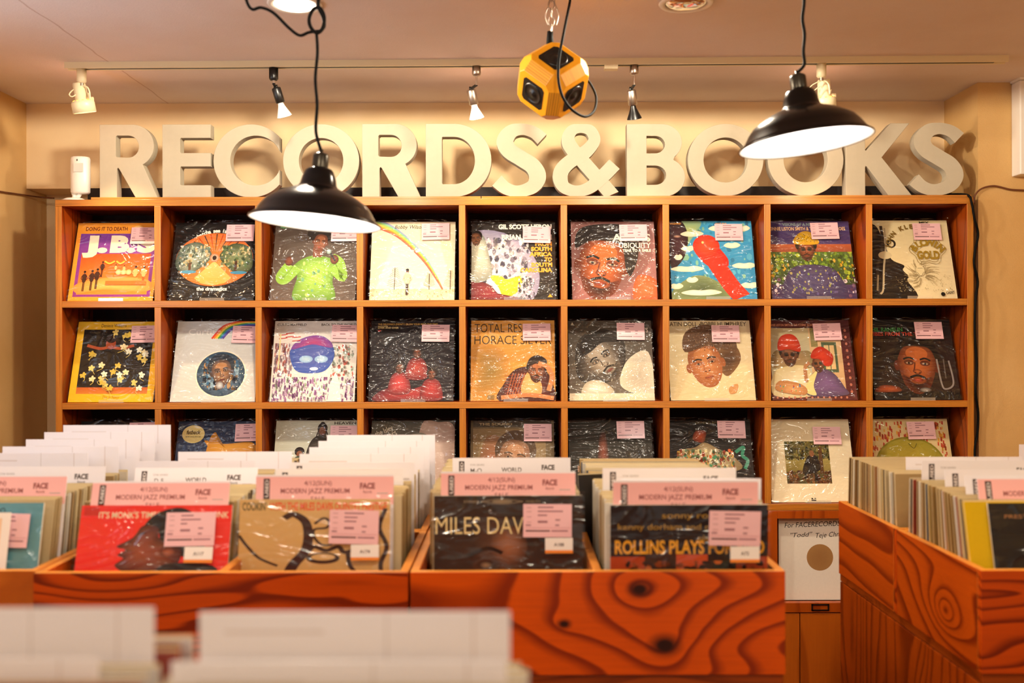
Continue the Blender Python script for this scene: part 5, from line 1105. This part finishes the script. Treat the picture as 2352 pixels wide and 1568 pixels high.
for i, y in enumerate((2.42, 2.5, 2.58, 2.66)):
    card('blank', B2 + .015 + .008*i, y, 0, ['first', 'second', 'third', 'last'][i] + ' of the plain white cards in the crate behind the tan-covered stack', dz=.012 + .008*i)
for i, y in enumerate((2.43, 2.47, 2.53, 2.6, 2.68)):
    card('blank', A2 + [-.06, .0, .03, .045, .06][i], y, 0, ['first', 'second', 'third', 'fourth', 'last'][i] + ' of the plain white cards in the crate behind the teal-covered stack', dz=.015 + .012*i)
for i, y in enumerate((2.42, 2.52)):
    card('blank', B1 - .03 + .07*i, y, 0, ['nearer', 'farther'][i] + ' plain white card in the crate behind the red-covered stack', dz=-.005 + .012*i)
card('blank', DC + .035, 2.46, 2, 'lilac-white card in the far side table crate', dz=-.005)
card('blank', 1.50, 2.68, 0, 'pale card standing alone in the far side table crate by the wall', dz=.004, w=.27)
# crate closest to the camera
stack(-.478, .80, .99, 9, 2, 0, ['f4f0ea', 'ece4dc', 'f0ece8', 'a03c2c'], 'record in the closest blurred crate, behind its smaller card group', dz=FD - .011)
stack(-.147, .80, .90, 6, 2, 0, ['f4f0ea', 'ece4dc', 'f0ece8'], 'record in the closest blurred crate, below its wide card', dz=FD - .011)
card('blank', -.147, .926, 1, 'wide blurred white card standing highest in the closest crate', dz=FD - .006)
card('blank', -.150, .852, 2, 'blurred white card just before the highest card of the closest crate', dz=FD - .030)
card('blank', -.479, .924, 1, 'blurred white card standing behind others at the edge of the closest crate', dz=FD - .002)
card('blank', -.505, .858, 2, 'lower blurred white card at the edge of the closest crate', dz=FD - .030)

# ------------------------------------------------------------------ light of the shop
def area(name, loc, rot, size, energy, col, sy=None):
    li = bpy.data.lights.new(name, 'AREA'); li.shape = 'RECTANGLE' if sy else 'SQUARE'; li.size = size
    if sy: li.size_y = sy
    li.energy = energy; li.color = col; o = bpy.data.objects.new(name, li); COL.objects.link(o); o.location = loc; o.rotation_euler = rot; return o
# more downlights of the same kind over and behind the camera
for i, (x, y) in enumerate(((-.6, 1.2), (.55, 1.2), (-.6, -.4), (.55, -.4), (1.65, 1.4), (-1.5, .3))):
    downlight(x, y, 1, 'lit recessed ceiling light over the shop floor', 9 if x > -1 else 4)
area('cool_left_fill', (-1.895, 2.1, 1.75), (0, R(-97), 0), .8, 5, (.56, .78, 1), 1.3)  # cool fill lamp out of view, added to cool the left of the ceiling
m = MB()
for a_, b_, c_, d_ in ((1.38, 1.44, 1.28, 2.22), (2.76, 2.82, 1.28, 2.22), (1.44, 2.76, 1.28, 1.34), (1.44, 2.76, 2.16, 2.22), (2.08, 2.12, 1.34, 2.16)): m.box(-1.923, -1.900, a_, b_, c_, d_)
m.box(-1.923, -1.918, 1.44, 2.76, 1.34, 2.16, 1); struct('added_window_1', m, [M_white, mat('added_glow_pane', 'dfe8f4', .1, emit='cfe0ff', es=1.2)])  # unseen window with glowing pane, added to give the cool fill a source
w = bpy.data.worlds.new('World'); bpy.context.scene.world = w; w.use_nodes = True
w.node_tree.nodes['Background'].inputs[0].default_value = (1, .86, .74, 1); w.node_tree.nodes['Background'].inputs[1].default_value = .42

# ------------------------------------------------------------------ camera
cam = bpy.data.cameras.new('Camera'); cam.lens = 35.006; cam.sensor_width = 36; cam.clip_start = .05
cam.dof.use_dof = True; cam.dof.focus_distance = 3.68; cam.dof.aperture_fstop = 2.6
co = bpy.data.objects.new('Camera', cam); COL.objects.link(co); co.location = (0, 0, CH); co.rotation_euler = (R(90), R(0.16), 0)
sc = bpy.context.scene; sc.camera = co
sc.view_settings.view_transform = 'Standard'; sc.view_settings.look = 'None'; sc.view_settings.gamma = 1; sc.view_settings.exposure = 0.45; sc.view_settings.use_curve_mapping = False
sc.cycles.use_denoising = True; sc.cycles.max_bounces = 6; sc.cycles.diffuse_bounces = 4; sc.cycles.use_adaptive_sampling = True; sc.cycles.adaptive_threshold = .04; sc.cycles.adaptive_min_samples = 16; sc.cycles.transparent_max_bounces = 24; sc.cycles.sample_clamp_indirect = 6; sc.cycles.caustics_reflective = False; sc.cycles.caustics_refractive = False
